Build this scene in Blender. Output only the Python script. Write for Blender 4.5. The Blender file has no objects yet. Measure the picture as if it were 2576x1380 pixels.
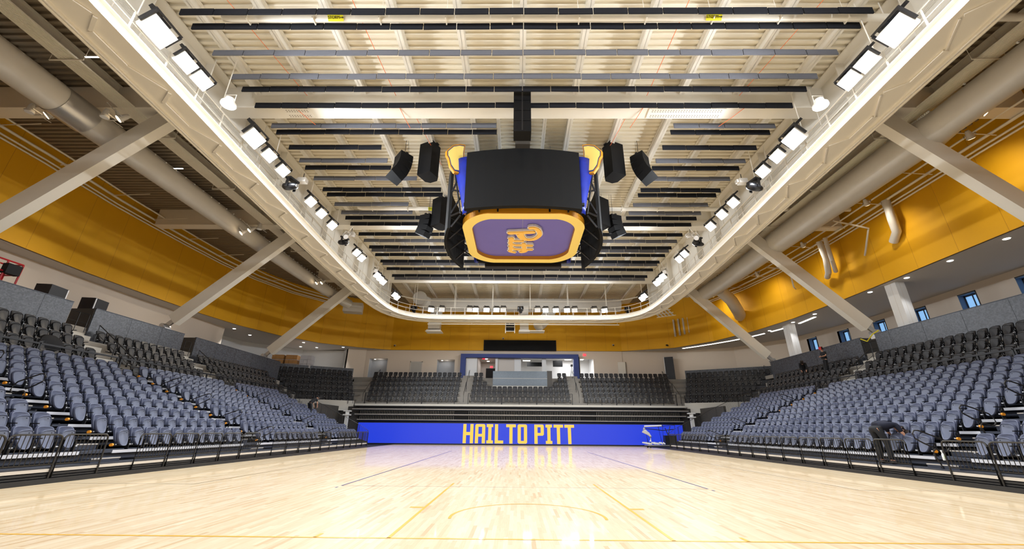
import bpy, bmesh, math, random
from mathutils import Vector, Matrix, Euler
random.seed(7)
sc = bpy.context.scene
COL = sc.collection
PI = math.pi

# ------------------------------------------------------------------ camera
W_, H_ = 2576, 1380
FPX, PITCH, YAW, ROLL, PPX = 1010.25, 0.3702, 0.01018, 0.00787, 1291.8
CAM = Vector((-0.186, 0.0, 1.30))
cp, sp, cy, sy = math.cos(PITCH), math.sin(PITCH), math.cos(YAW), math.sin(YAW)
Fv = Vector((-sy * cp, cy * cp, sp)); Rv = Vector((cy, sy, 0.0)); Uv = Rv.cross(Fv)
cr, sr = math.cos(ROLL), math.sin(ROLL)
R2 = Rv * cr + Uv * sr; U2 = -Rv * sr + Uv * cr
cam = bpy.data.cameras.new('camera'); cam_o = bpy.data.objects.new('camera', cam); COL.objects.link(cam_o)
cam.sensor_width = 36.0; cam.lens = FPX * 36.0 / W_
cam.shift_x = -(PPX - W_ / 2) / W_
cam.clip_start = 0.05; cam.clip_end = 300
M3 = Matrix((R2, U2, -Fv)).transposed()
cam_o.matrix_world = Matrix.Translation(CAM) @ M3.to_4x4()
sc.camera = cam_o

def project(p):
    d = Vector(p) - CAM
    D = d.dot(Fv)
    if D < 0.1: return None
    return PPX + FPX * d.dot(R2) / D, H_ / 2 - FPX * d.dot(U2) / D, D

# ------------------------------------------------------------------ world, exposure
w = bpy.data.worlds.new('world'); sc.world = w; w.use_nodes = True
w.node_tree.nodes['Background'].inputs[0].default_value = (0.55, 0.70, 1.0, 1)
w.node_tree.nodes['Background'].inputs[1].default_value = 0.0
sc.view_settings.view_transform = 'Standard'
sc.view_settings.look = 'None'
sc.view_settings.gamma = 1.0
sc.view_settings.exposure = 0.0
sc.view_settings.use_curve_mapping = False
sc.cycles.max_bounces = 6
sc.cycles.diffuse_bounces = 4
sc.cycles.glossy_bounces = 3
sc.cycles.transmission_bounces = 3
sc.cycles.transparent_max_bounces = 6
sc.cycles.caustics_reflective = False
sc.cycles.caustics_refractive = False
sc.cycles.sample_clamp_indirect = 6.0
sc.cycles.use_adaptive_sampling = True
sc.cycles.adaptive_threshold = 0.03

FLOOD_W = 226.0     # watts of one floodlight head
# ------------------------------------------------------------------ materials
def lin(c):
    c = c / 255.0
    return c / 12.92 if c <= 0.04045 else ((c + 0.055) / 1.055) ** 2.4
def col(r, g, b): return (lin(r), lin(g), lin(b), 1.0)

MATS = {}
def mat(name, rgb, rough=0.5, metal=0.0, var=0.0, scale=4.0, bump=0.0, emis=0.0, spec=0.5, coat=0.0):
    m = bpy.data.materials.new(name); m.use_nodes = True
    nt = m.node_tree; b = nt.nodes['Principled BSDF']
    b.inputs['Base Color'].default_value = col(*rgb)
    b.inputs['Roughness'].default_value = rough
    b.inputs['Metallic'].default_value = metal
    b.inputs['Specular IOR Level'].default_value = spec
    b.inputs['Coat Weight'].default_value = coat
    if var or bump:
        tc = nt.nodes.new('ShaderNodeTexCoord')
        n = nt.nodes.new('ShaderNodeTexNoise'); n.inputs['Scale'].default_value = scale; n.inputs['Detail'].default_value = 4
        nt.links.new(tc.outputs['Object'], n.inputs['Vector'])
        if var:
            mx = nt.nodes.new('ShaderNodeMix'); mx.data_type = 'RGBA'
            k = 1 - var
            c = col(*rgb)
            mx.inputs['A'].default_value = (c[0] * k, c[1] * k, c[2] * k, 1)
            k = 1 + var
            mx.inputs['B'].default_value = (min(c[0] * k, 1), min(c[1] * k, 1), min(c[2] * k, 1), 1)
            nt.links.new(n.outputs['Fac'], mx.inputs['Factor'])
            nt.links.new(mx.outputs['Result'], b.inputs['Base Color'])
        if bump:
            bp = nt.nodes.new('ShaderNodeBump'); bp.inputs['Strength'].default_value = bump; bp.inputs['Distance'].default_value = 0.01
            nt.links.new(n.outputs['Fac'], bp.inputs['Height']); nt.links.new(bp.outputs['Normal'], b.inputs['Normal'])
    if emis:
        b.inputs['Emission Color'].default_value = col(*rgb)
        b.inputs['Emission Strength'].default_value = emis
    MATS[name] = m
    return m

def mat_floor():
    m = bpy.data.materials.new('maple_floor'); m.use_nodes = True
    nt = m.node_tree; b = nt.nodes['Principled BSDF']; N = nt.nodes.new; L = nt.links.new
    g = N('ShaderNodeNewGeometry')
    sep = N('ShaderNodeSeparateXYZ'); L(g.outputs['Position'], sep.inputs[0])
    def math_(op, a, bb=None):
        n = N('ShaderNodeMath'); n.operation = op
        for i, v in enumerate((a, bb)):
            if v is None: continue
            if isinstance(v, (int, float)): n.inputs[i].default_value = v
            else: L(v, n.inputs[i])
        return n.outputs[0]
    px = math_('MULTIPLY', sep.outputs['X'], 1 / 0.058)
    ix = math_('FLOOR', px)
    wn = N('ShaderNodeTexWhiteNoise'); wn.noise_dimensions = '1D'; L(ix, wn.inputs['W'])
    py = math_('MULTIPLY', sep.outputs['Y'], 1 / 0.75)
    py = math_('ADD', py, math_('MULTIPLY', wn.outputs['Value'], 17.0))
    iy = math_('FLOOR', py)
    cmb = N('ShaderNodeCombineXYZ'); L(ix, cmb.inputs[0]); L(iy, cmb.inputs[1])
    wn2 = N('ShaderNodeTexWhiteNoise'); wn2.noise_dimensions = '2D'; L(cmb.outputs[0], wn2.inputs['Vector'])
    cr_ = N('ShaderNodeValToRGB'); e = cr_.color_ramp.elements
    e[0].position = 0.0; e[0].color = col(198, 168, 126)
    e[1].position = 1.0; e[1].color = col(226, 207, 176)
    for p, c in ((0.06, (208, 182, 143)), (0.3, (214, 191, 155)), (0.75, (219, 199, 165))):
        x = e.new(p); x.color = col(*c)
    L(wn2.outputs['Value'], cr_.inputs[0])
    # grain
    mp = N('ShaderNodeMapping'); mp.inputs['Scale'].default_value = (30, 1.2, 1)
    L(g.outputs['Position'], mp.inputs['Vector'])
    ns = N('ShaderNodeTexNoise'); ns.inputs['Scale'].default_value = 3; ns.inputs['Detail'].default_value = 4
    L(mp.outputs[0], ns.inputs['Vector'])
    mx = N('ShaderNodeMix'); mx.data_type = 'RGBA'; mx.blend_type = 'MULTIPLY'; mx.inputs['Factor'].default_value = 0.3
    L(cr_.outputs[0], mx.inputs['A'])
    g2 = N('ShaderNodeValToRGB'); g2.color_ramp.elements[0].position = 0.35; g2.color_ramp.elements[0].color = (0.72, 0.66, 0.56, 1); g2.color_ramp.elements[1].position = 0.6
    L(ns.outputs['Fac'], g2.inputs[0]); L(g2.outputs[0], mx.inputs['B'])
    L(mx.outputs['Result'], b.inputs['Base Color'])
    b.inputs['Roughness'].default_value = 0.42
    b.inputs['Coat Weight'].default_value = 0.5
    b.inputs['Coat Roughness'].default_value = 0.06
    b.inputs['Coat IOR'].default_value = 1.5
    b.inputs['Specular IOR Level'].default_value = 0.3
    # very gentle waviness of the boards
    n3 = N('ShaderNodeTexNoise'); n3.inputs['Scale'].default_value = 1.4; n3.inputs['Detail'].default_value = 2
    L(g.outputs['Position'], n3.inputs['Vector'])
    bp = N('ShaderNodeBump'); bp.inputs['Strength'].default_value = 0.03; bp.inputs['Distance'].default_value = 0.02
    L(n3.outputs['Fac'], bp.inputs['Height']); L(bp.outputs['Normal'], b.inputs['Coat Normal'])
    MATS['maple_floor'] = m
    return m

def mat_gold():
    m = mat('gold_panel', (226, 166, 0), 0.65, var=0.10, scale=0.35)
    nt = m.node_tree; b = nt.nodes['Principled BSDF']; N = nt.nodes.new; L = nt.links.new
    # seams: brick grid in UV (metres along the wall, metres up)
    uv = N('ShaderNodeTexCoord')
    br = N('ShaderNodeTexBrick'); br.offset = 0.0; br.inputs['Scale'].default_value = 1.0
    br.inputs['Brick Width'].default_value = 2.4; br.inputs['Row Height'].default_value = 20.0
    br.inputs['Mortar Size'].default_value = 0.010; br.inputs['Mortar Smooth'].default_value = 0.2
    br.inputs['Color1'].default_value = (1, 1, 1, 1); br.inputs['Color2'].default_value = (1, 1, 1, 1); br.inputs['Mortar'].default_value = (0.6, 0.55, 0.5, 1)
    L(uv.outputs['UV'], br.inputs['Vector'])
    old = b.inputs['Base Color'].links[0].from_socket
    mx = N('ShaderNodeMix'); mx.data_type = 'RGBA'; mx.blend_type = 'MULTIPLY'; mx.inputs['Factor'].default_value = 1.0
    L(old, mx.inputs['A']); L(br.outputs['Color'], mx.inputs['B']); L(mx.outputs['Result'], b.inputs['Base Color'])
    return m

def mat_parapet():
    m = mat('parapet_panel', (62, 66, 76), 0.38, spec=0.6)
    nt = m.node_tree; b = nt.nodes['Principled BSDF']; N = nt.nodes.new; L = nt.links.new
    tc = N('ShaderNodeTexCoord')
    vo = N('ShaderNodeTexVoronoi'); vo.inputs['Scale'].default_value = 16
    L(tc.outputs['Object'], vo.inputs['Vector'])
    n2 = N('ShaderNodeTexNoise'); n2.inputs['Scale'].default_value = 0.7; L(tc.outputs['Object'], n2.inputs['Vector'])
    r = N('ShaderNodeValToRGB'); r.color_ramp.elements[0].color = col(46, 49, 57); r.color_ramp.elements[1].color = col(78, 83, 94)
    r.color_ramp.elements[0].position = 0.2; r.color_ramp.elements[1].position = 0.8
    L(vo.outputs['Color'], r.inputs[0]); L(r.outputs[0], b.inputs['Base Color'])
    return m

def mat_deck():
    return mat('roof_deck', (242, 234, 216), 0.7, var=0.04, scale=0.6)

mat_floor(); mat_gold(); mat_parapet(); mat_deck()
mat('cream_steel', (236, 230, 218), 0.55, var=0.03, scale=1.2)
mat('cream_duct', (205, 200, 192), 0.45, var=0.04, scale=2, metal=0.0)
mat('galvanised', (190, 188, 186), 0.32, metal=0.7, var=0.05)
mat('beige_wall', (222, 208, 192), 0.8, var=0.02, scale=0.4)
mat('white_wall', (226, 226, 226), 0.8)
mat('grey_soffit', (206, 198, 190), 0.8)
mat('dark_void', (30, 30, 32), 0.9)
mat('brown_shade', (120, 108, 92), 0.8)
mat('charcoal_felt', (36, 37, 42), 0.95, var=0.08, scale=12, spec=0.1)
mat('grey_felt', (104, 105, 112), 0.95, var=0.06, scale=12, spec=0.1)
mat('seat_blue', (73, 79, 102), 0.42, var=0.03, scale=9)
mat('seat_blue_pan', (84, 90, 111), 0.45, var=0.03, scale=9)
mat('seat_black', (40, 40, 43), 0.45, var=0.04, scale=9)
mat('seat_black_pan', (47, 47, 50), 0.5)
mat('black_plastic', (22, 22, 25), 0.4)
mat('black_metal', (34, 34, 37), 0.4, metal=0.3)
mat('bar_metal', (48, 46, 44), 0.42, metal=0.4)
mat('black_screen', (9, 9, 10), 0.75, spec=0.25)
mat('side_deck_shaded', (150, 137, 118), 0.8, var=0.05, scale=0.6)  # roof deck colour darkened to carry the shade over the side stands
mat('speaker_black', (8, 8, 10), 0.6, spec=0.2)
mat('slate_deck', (58, 63, 76), 0.45, var=0.06, scale=3)
mat('dark_deck', (42, 44, 52), 0.5, var=0.06, scale=3)
mat('skirt_black', (30, 30, 31), 0.45, var=0.08, scale=5)
mat('white_nosing', (222, 224, 232), 0.35)
mat('pale_fascia', (196, 190, 182), 0.45)
mat('orange_marker', (236, 150, 30), 0.5)
mat('concrete', (140, 135, 128), 0.8, var=0.12, scale=2.5, bump=0.15)
mat('concrete_light', (188, 185, 178), 0.8, var=0.06, scale=1.5)
mat('frame_blue', (44, 62, 128), 0.6)
mat('banner_blue', (18, 40, 150), 0.35, var=0.6, scale=1.4)
mat('gold_paint', (255, 226, 122), 0.45)
mat('gold_edge', (214, 145, 25), 0.45)
mat('belly_violet', (108, 100, 186), 0.55, var=0.06, scale=1.5)
mat('logo_gold', (253, 200, 92), 0.5)
mat('logo_white', (235, 235, 235), 0.5)
mat('line_yellow', (238, 178, 20), 0.35, coat=0.6)
mat('line_blue', (52, 46, 124), 0.35, coat=0.6)
mat('line_black', (70, 58, 56), 0.35, coat=0.6)
mat('label_yellow', (235, 225, 20), 0.6)
mat('ink_black', (18, 18, 18), 0.6)
mat('orange_cord', (240, 110, 40), 0.6)
mat('led_blue', (32, 62, 222), 0.5, emis=0.62)
mat('led_yellow', (255, 214, 84), 0.5, emis=1.0)
for nm_, bc in (('led_blue', (6, 10, 40)), ('led_yellow', (60, 44, 8))):
    MATS[nm_].node_tree.nodes['Principled BSDF'].inputs['Base Color'].default_value = col(*bc)
    MATS[nm_].node_tree.nodes['Principled BSDF'].inputs['Emission Strength'].default_value = 0.95
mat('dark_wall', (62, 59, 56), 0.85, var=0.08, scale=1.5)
mat('wire_grey', (112, 109, 104), 0.4, metal=0.4)
mat('recess_grey', (176, 178, 182), 0.8)
mat('led_white', (240, 246, 255), 0.5, emis=26.0)
mat('lamp_white', (255, 250, 240), 0.5, emis=7.0)
mat('lamp_warm', (255, 225, 180), 0.5, emis=9.0)
mat('lamp_unlit', (225, 228, 235), 0.3)
mat('exit_red', (255, 40, 60), 0.5, emis=1.6)
mat('window_glass', (140, 190, 240), 0.2, emis=0.75)
mat('window_reveal', (104, 124, 150), 0.6)
mat('skin', (196, 148, 122), 0.6)
mat('cloth_black', (20, 21, 26), 0.85)
mat('cloth_navy', (22, 26, 44), 0.85)
mat('cap_red', (200, 40, 36), 0.7)
mat('hair_dark', (38, 26, 20), 0.7)
mat('lift_red', (178, 22, 34), 0.45)
mat('cardboard', (190, 142, 88), 0.8, var=0.1, scale=6)
mat('plastic_wrap', (205, 205, 212), 0.3)
mat('bottle_white', (236, 238, 236), 0.4)
mat('bottle_green', (176, 214, 60), 0.4)
mat('glass_frit', (96, 108, 120), 0.25, var=0.25, scale=9)
mat('camera_grey', (60, 56, 52), 0.5)
mat('tape_yellow', (222, 205, 30), 0.6)

# ------------------------------------------------------------------ mesh builder
class MB:
    def __init__(s): s.v = []; s.f = []; s.m = []; s.cm = 0; s.uv = None
    def add(s, vs, fs):
        o = len(s.v); s.v.extend([tuple(x) for x in vs])
        for f in fs: s.f.append(tuple(o + i for i in f)); s.m.append(s.cm)
    def box(s, c, d, rot=None):
        x, y, z = d[0] / 2, d[1] / 2, d[2] / 2
        vs = [Vector((a * x, b * y, e * z)) for a in (-1, 1) for b in (-1, 1) for e in (-1, 1)]
        if rot is not None: vs = [rot @ v for v in vs]
        c = Vector(c)
        s.add([v + c for v in vs], [(0, 1, 3, 2), (4, 6, 7, 5), (0, 4, 5, 1), (2, 3, 7, 6), (0, 2, 6, 4), (1, 5, 7, 3)])
    def b2(s, x0, x1, y0, y1, z0, z1):
        s.box(((x0 + x1) / 2, (y0 + y1) / 2, (z0 + z1) / 2), (abs(x1 - x0), abs(y1 - y0), abs(z1 - z0)))
    def beam(s, p0, p1, w, h, up=(0, 0, 1)):
        p0, p1 = Vector(p0), Vector(p1); d = (p1 - p0); L = d.length
        if L < 1e-6: return
        d.normalize(); u = Vector(up); x = d.cross(u)
        if x.length < 1e-4: x = d.cross(Vector((1, 0, 0)))
        x.normalize(); z = x.cross(d)
        R = Matrix((x, d, z)).transposed()
        s.box((p0 + p1) / 2, (w, L, h), R)
    def tube(s, pts, r, n=6, cap=True):
        pts = [Vector(p) for p in pts]; rings = []
        o = len(s.v)
        for i, p in enumerate(pts):
            a = pts[max(i - 1, 0)]; b = pts[min(i + 1, len(pts) - 1)]
            d = (b - a).normalized()
            x = d.cross(Vector((0, 0, 1)))
            if x.length < 1e-3: x = d.cross(Vector((0, 1, 0)))
            x.normalize(); y = d.cross(x)
            rr = r[i] if isinstance(r, (list, tuple)) else r
            for k in range(n):
                t = 2 * PI * k / n
                s.v.append(tuple(p + (x * math.cos(t) + y * math.sin(t)) * rr))
        for i in range(len(pts) - 1):
            for k in range(n):
                k2 = (k + 1) % n
                s.f.append((o + i * n + k, o + i * n + k2, o + (i + 1) * n + k2, o + (i + 1) * n + k)); s.m.append(s.cm)
        if cap:
            s.f.append(tuple(o + k for k in range(n))); s.m.append(s.cm)
            e = o + (len(pts) - 1) * n
            s.f.append(tuple(e + n - 1 - k for k in range(n))); s.m.append(s.cm)
    def prism(s, poly, fn, d):
        # poly: list of 2d points, fn(u,v,w)->3d, d: (w0,w1)
        n = len(poly)
        a = [fn(u, v, d[0]) for u, v in poly]; b = [fn(u, v, d[1]) for u, v in poly]
        s.add(a + b, [tuple(range(n))[::-1], tuple(range(n, 2 * n))] + [(i, (i + 1) % n, n + (i + 1) % n, n + i) for i in range(n)])
    def quad(s, a, b, c, d): s.add([a, b, c, d], [(0, 1, 2, 3)])
    def rings(s, rings, closed=True, cap=True):
        n = len(rings[0]); o = len(s.v)
        for r in rings: s.v.extend([tuple(p) for p in r])
        for i in range(len(rings) - 1):
            for k in range(n if closed else n - 1):
                k2 = (k + 1) % n
                s.f.append((o + i * n + k, o + i * n + k2, o + (i + 1) * n + k2, o + (i + 1) * n + k)); s.m.append(s.cm)
        if cap:
            s.f.append(tuple(o + n - 1 - k for k in range(n))); s.m.append(s.cm)
            e = o + (len(rings) - 1) * n
            s.f.append(tuple(e + k for k in range(n))); s.m.append(s.cm)
    def merge(s, other, M=None):
        o = len(s.v)
        if M is None: s.v.extend(other.v)
        else: s.v.extend([tuple(M @ Vector(p)) for p in other.v])
        s.f.extend([tuple(o + i for i in f) for f in other.f]); s.m.extend([s.cm + k for k in other.m])
    def build(s, name, mats, parent=None, smooth=False, tri=False):
        me = bpy.data.meshes.new(name); me.from_pydata(s.v, [], s.f)
        if not isinstance(mats, (list, tuple)): mats = [mats]
        for m in mats: me.materials.append(MATS[m])
        if len(mats) > 1: me.polygons.foreach_set('material_index', s.m)
        bm = bmesh.new(); bm.from_mesh(me); bmesh.ops.recalc_face_normals(bm, faces=bm.faces); bm.to_mesh(me); bm.free()
        if smooth:
            me.polygons.foreach_set('use_smooth', [True] * len(me.polygons))
            try: me.set_sharp_from_angle(angle=math.radians(40))
            except Exception: pass
        me.update()
        o = bpy.data.objects.new(name, me); COL.objects.link(o)
        if parent is not None: o.parent = parent
        return o

def tag(o, label=None, cat=None, group=None, kind=None):
    if label: o['label'] = label
    if cat: o['category'] = cat
    if group: o['group'] = group
    if kind: o['kind'] = kind
    return o
def empty(name, loc=(0, 0, 0), rz=0.0, label=None, cat=None, group=None):
    o = bpy.data.objects.new(name, None); COL.objects.link(o); o.location = loc; o.rotation_euler = (0, 0, rz)
    o.empty_display_size = 0.2
    return tag(o, label, cat, group)
def struct(name, mb, m, label=None, smooth=False):
    o = mb.build(name, m, smooth=smooth); o['kind'] = 'structure'
    if label: o['label'] = label
    return o
KIDS = {}
def dup(root, loc=None, rot=None):
    r = root.copy(); COL.objects.link(r)
    if loc is not None: r.location = loc
    if rot is not None: r.rotation_euler = rot
    for ch in KIDS.get(root.name, root.children):
        c = ch.copy(); COL.objects.link(c); c.parent = r
    return r
ORD = ['zeroth', 'first', 'second', 'third', 'fourth', 'fifth', 'sixth', 'seventh', 'eighth', 'ninth', 'tenth', 'eleventh', 'twelfth', 'thirteenth',
       'fourteenth', 'fifteenth', 'sixteenth', 'seventeenth', 'eighteenth', 'nineteenth', 'twentieth', 'twenty-first', 'twenty-second', 'twenty-third',
       'twenty-fourth', 'twenty-fifth', 'twenty-sixth', 'twenty-seventh', 'twenty-eighth', 'twenty-ninth', 'thirtieth']
# the stand below the red lift = 'lift-side', the stand below the windows = 'window-side'
def SIDE(s): return 'lift-side' if s < 0 else 'window-side'

# ------------------------------------------------------------------ floor and court lines
mb = MB(); mb.b2(-11.72, 11.72, -9, 41.2, -0.1, 0.0)
struct('floor', mb, 'maple_floor', 'glossy pale maple court floor')
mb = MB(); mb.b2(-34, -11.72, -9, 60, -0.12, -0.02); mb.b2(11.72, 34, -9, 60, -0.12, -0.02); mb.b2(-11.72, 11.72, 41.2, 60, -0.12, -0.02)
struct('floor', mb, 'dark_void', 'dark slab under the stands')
def line(mb, a, b, wd, z=0.002):
    a, b = Vector((a[0], a[1], z)), Vector((b[0], b[1], z)); d = (b - a).normalized(); n = Vector((-d.y, d.x, 0)) * wd / 2
    mb.quad(a - n, b - n, b + n, a + n)
mb = MB()
YB = 6.02
line(mb, (-7.62, YB), (7.62, YB), 0.05)
line(mb, (-11.2, YB), (-7.7, YB), 0.05); line(mb, (7.7, YB), (11.2, YB), 0.05)
for s in (-1, 1):
    line(mb, (s * 1.83, YB), (s * 1.83, YB + 5.79), 0.05)
    line(mb, (s * 1.86, 8.24), (s * 2.10, 8.24), 0.12)
    line(mb, (s * 2.78, YB), (s * 2.78, YB + 0.22), 0.05)
pts = [(1.25 * math.cos(t), 7.44 + 1.25 * math.sin(t)) for t in [PI * (i / 24.0) for i in range(-1, 26)]]
for a, b in zip(pts, pts[1:]): line(mb, a, b, 0.05)
o = mb.build('trim_1', 'line_yellow'); tag(o, 'yellow basketball lane, baseline and arc markings on the floor', kind='structure')
mb = MB()
for s in (-1, 1):
    line(mb, (s * 4.5, 11.08), (s * 4.5, 29.1), 0.05, 0.0024)
    line(mb, (s * 4.5, 10.72), (s * 4.5, 10.88), 0.05, 0.0024)
o = mb.build('trim_2', 'line_blue'); tag(o, 'dark blue volleyball sidelines on the floor', kind='structure')
mb = MB()
line(mb, (-4.5, 11.08), (4.5, 11.08), 0.02, 0.0022)
for y in (17.1, 20.1, 23.1): line(mb, (-4.5, y), (4.5, y), 0.018, 0.0022)
for s in (-1, 1):
    line(mb, (s * 8.2, 11.13), (s * 8.2, 27.5), 0.022, 0.0022)
    line(mb, (s * 8.2, 11.13), (s * 11.3, 11.10), 0.018, 0.0022)
o = mb.build('trim_3', 'line_black'); tag(o, 'thin dark boundary lines on the floor', kind='structure')

# ------------------------------------------------------------------ roof: deck, beams, joists
ZD = 16.3
mb = MB(); pitch, dep = 0.30, 0.11
n = int(70 / pitch); y = -9.0; prof = []
for i in range(n):
    prof += [(y, ZD), (y + pitch * 0.42, ZD), (y + pitch * 0.5, ZD + dep), (y + pitch * 0.92, ZD + dep)]; y += pitch
prof.append((y, ZD))
def deck_sheet(x0, x1, m, lab):
    mb = MB(); vs = []
    for (yy, z) in prof: vs += [(x0, yy, z), (x1, yy, z)]
    mb.add(vs, [(2 * i, 2 * i + 1, 2 * i + 3, 2 * i + 2) for i in range(len(prof) - 1)])
    struct('ceiling', mb, m, lab)
deck_sheet(-13.9, 13.9, 'roof_deck', 'cream corrugated steel roof deck over the court')
deck_sheet(-34, -13.9, 'side_deck_shaded', 'corrugated roof deck with painted-in shade over the lift-side stand')
deck_sheet(13.9, 34, 'side_deck_shaded', 'corrugated roof deck with painted-in shade over the window-side stand')

BEAMS = [3.3, 14.65, 25.95, 37.4]
def ibeam(mb, p0, p1, w, h, tf=0.04, tw=0.03, open_=False):
    p0, p1 = Vector(p0), Vector(p1)      # bottom centre line
    mb.beam(p0 + Vector((0, 0, tf / 2)), p1 + Vector((0, 0, tf / 2)), w, tf)
    mb.beam(p0 + Vector((0, 0, h / 2)), p1 + Vector((0, 0, h / 2)), tw, h)
    mb.beam(p0 + Vector((0, 0, h - tf / 2)), p1 + Vector((0, 0, h - tf / 2)), w, tf)
for k, y in enumerate(BEAMS):
    e = empty('roof_beam', (0, y, 15.0), 0, 'deep cream steel roof beam, %s crossing the hall from the camera end' % ORD[k + 1], 'beam', 'main roof beams')
    mb = MB(); mb.b2(-26.5 if k < 3 else -20, 23 if k < 3 else 18, -0.35, 0.35, 0.0, 0.07); mb.build('flange', 'cream_steel', e)
    mb = MB(); mb.b2(-26.5 if k < 3 else -20, 23 if k < 3 else 18, -0.30, -0.26, 0.07, 1.28); mb.b2(-26.5 if k < 3 else -20, 23 if k < 3 else 18, 0.26, 0.30, 0.07, 1.28); mb.build('web', 'cream_steel', e)
    if k == 1:
        mb = MB()
        for x0, x1 in ((-11.0, -9.75), (5.8, 9.3)):
            mb.b2(x0, x1, -0.30, 0.30, -0.025, -0.004)
        mb.build('vent_plate', 'cream_steel', e)
        mb = MB()
        for x0, x1 in ((-10.9, -9.85), (5.95, 9.15)):
            for r in (-0.22, -0.13, 0.10, 0.19):
                q = x0
                while q < x1:
                    mb.b2(q, q + 0.06, r, r + 0.03, -0.03, -0.024); q += 0.12
        tag(mb.build('slots', 'brown_shade', e), kind='stuff')
JX = [-12.3 + 2.46 * i for i in range(11)]
bays = [(-8.5, BEAMS[0]), (BEAMS[0], BEAMS[1]), (BEAMS[1], BEAMS[2]), (BEAMS[2], BEAMS[3]), (BEAMS[3], 49.0)]
BAYN = ['behind the camera', 'before the line array beam', 'above the scoreboard', 'beyond the scoreboard', 'over the end wall']
for bi, (y0, y1) in enumerate(bays):
    if bi == 0: continue
    for j, x in enumerate(JX):
        if bi == 2 and abs(x) < 0.5: continue
        mb = MB(); ibeam(mb, (x, y0 + 0.3, 15.82), (x, y1 - 0.3, 15.82), 0.25, 0.47)
        tag(mb.build('roof_joist', 'cream_steel'), 'cream roof joist %s, %s from the lift side' % (BAYN[bi], ORD[j + 1]), 'joist', 'roof joists')
for s in (-1, 1):     # extra narrow pair over the scoreboard
    for x in (0.95, 2.0):
        mb = MB(); ibeam(mb, (s * x * 1.25, 14.95, 15.9), (s * x * 1.25, 20.5, 15.9), 0.16, 0.4)
        tag(mb.build('hoist_beam', 'cream_steel'), 'short cream hoist beam above the scoreboard, %s side, %s one' % (SIDE(s), 'inner' if x < 1 else 'outer'), 'beam', 'hoist beams')
# outer bays: joists along Y outside the catwalk girders
for s in (-1, 1):
    for j, x in enumerate((16.4, 19.0, 21.6)):
        if s > 0 and x > 20: continue
        mb = MB(); ibeam(mb, (s * x, -8, 15.8), (s * x, 44 if j < 2 else 40, 15.8), 0.3, 0.48)
        tag(mb.build('purlin', 'cream_steel'), 'long cream purlin above the %s stand, %s out from the catwalk' % (SIDE(s), ORD[j + 1]), 'purlin', 'side purlins')
    mb = MB(); mb.b2(s * 17.8, s * 18.55, -8, 42, 15.02, 15.05)
    o = mb.build('perforated_tray', 'cream_steel'); tag(o, 'long ribbed cream tray hung under the roof of the %s stand' % SIDE(s), 'tray')
    mb = MB()
    for k in range(12): mb.b2(s * (17.8 + k * 0.065), s * (17.825 + k * 0.065), -8, 42, 14.98, 15.02)
    mb.build('rib', 'cream_steel', o)
    for k in range(9):
        y = 2.5 + 4.6 * k
        mb = MB(); mb.beam((s * 17.5, y, 14.94), (s * 18.9, y, 14.94), 0.04, 0.05)
        mb.tube([(s * 17.5, y, 14.94), (s * 17.5, y, 16.25)], 0.01, 4); mb.tube([(s * 18.9, y, 14.94), (s * 18.9, y, 16.25)], 0.01, 4)
        tag(mb.build('trapeze_hanger', 'cream_steel'), 'thin trapeze hanger under the ribbed tray, %s stand, %s from the camera end' % (SIDE(s), ORD[k + 1]), 'hanger', 'trapeze hangers')

# deep side girders behind the catwalk
for s in (-1, 1):
    e = empty('side_girder', (s * 13.9, 20, 12.6), 0, 'deep cream plate girder behind the catwalk on the %s' % SIDE(s), 'girder')
    mb = MB(); mb.b2(-0.03, 0.03, -24, 20.6, 0.9, 3.65); mb.build('web', 'cream_steel', e)
    mb = MB(); mb.b2(-0.12, 0.12, -24, 20.6, 0.84, 0.9); mb.b2(-0.45, 0.45, -24, 20.6, 3.6, 3.66); mb.build('flange', 'cream_steel', e)
    for k in range(15):
        mb = MB(); mb.b2(-s * 0.03, -s * 0.4, -22 + 3 * k, -21.96 + 3 * k, 0.9, 3.6)
        mb.build('stiffener', 'cream_steel', e)

# ------------------------------------------------------------------ catwalk ring
half = [(0.0, 40.5), (4.0, 40.5), (8.4, 40.4), (9.4, 40.28), (10.2, 40.05), (10.9, 39.65), (11.5, 39.1), (12.0, 38.4), (12.35, 37.5), (12.6, 36.3), (12.75, 34.5), (12.8, 31), (12.7, 26),
        (12.5, 21), (12.3, 16.5), (12.12, 12.5), (12.0, 10), (11.9, 7.5), (11.7, 5.0), (11.3, 3.6), (10.6, 2.6), (9.6, 1.9), (8.2, 1.6), (4.0, 1.5), (0.0, 1.5)]
RING = [Vector(p) for p in half] + [Vector((-x, y)) for x, y in half[-2:0:-1]]
NR = len(RING)
RN = []
for i in range(NR):
    d = (RING[(i + 1) % NR] - RING[i - 1]).normalized(); nrm = Vector((-d.y, d.x))
    c = RING[i] - Vector((0, 21))
    if nrm.dot(c) < 0: nrm = -nrm
    RN.append(nrm)
def ringpt(i, off, z):
    p = RING[i % NR] + RN[i % NR] * off; return Vector((p.x, p.y, z))
def sweep(mb, prof):
    o = len(mb.v); k = len(prof)
    for i in range(NR):
        for (off, z) in prof: mb.v.append(tuple(ringpt(i, off, z)))
    for i in range(NR):
        for j in range(k):
            a = o + i * k + j; b = o + i * k + (j + 1) % k; i2 = (i + 1) % NR
            mb.f.append((a, b, o + i2 * k + (j + 1) % k, o + i2 * k + j)); mb.m.append(mb.cm)
cat = empty('catwalk', (0, 0, 0), 0, 'cream steel lighting catwalk running round the court under the roof', 'catwalk')
mb = MB(); sweep(mb, [(0.0, 12.0), (0.95, 12.0), (0.95, 12.05), (0.0, 12.05)]); mb.build('walkway', 'cream_steel', cat)
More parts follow.
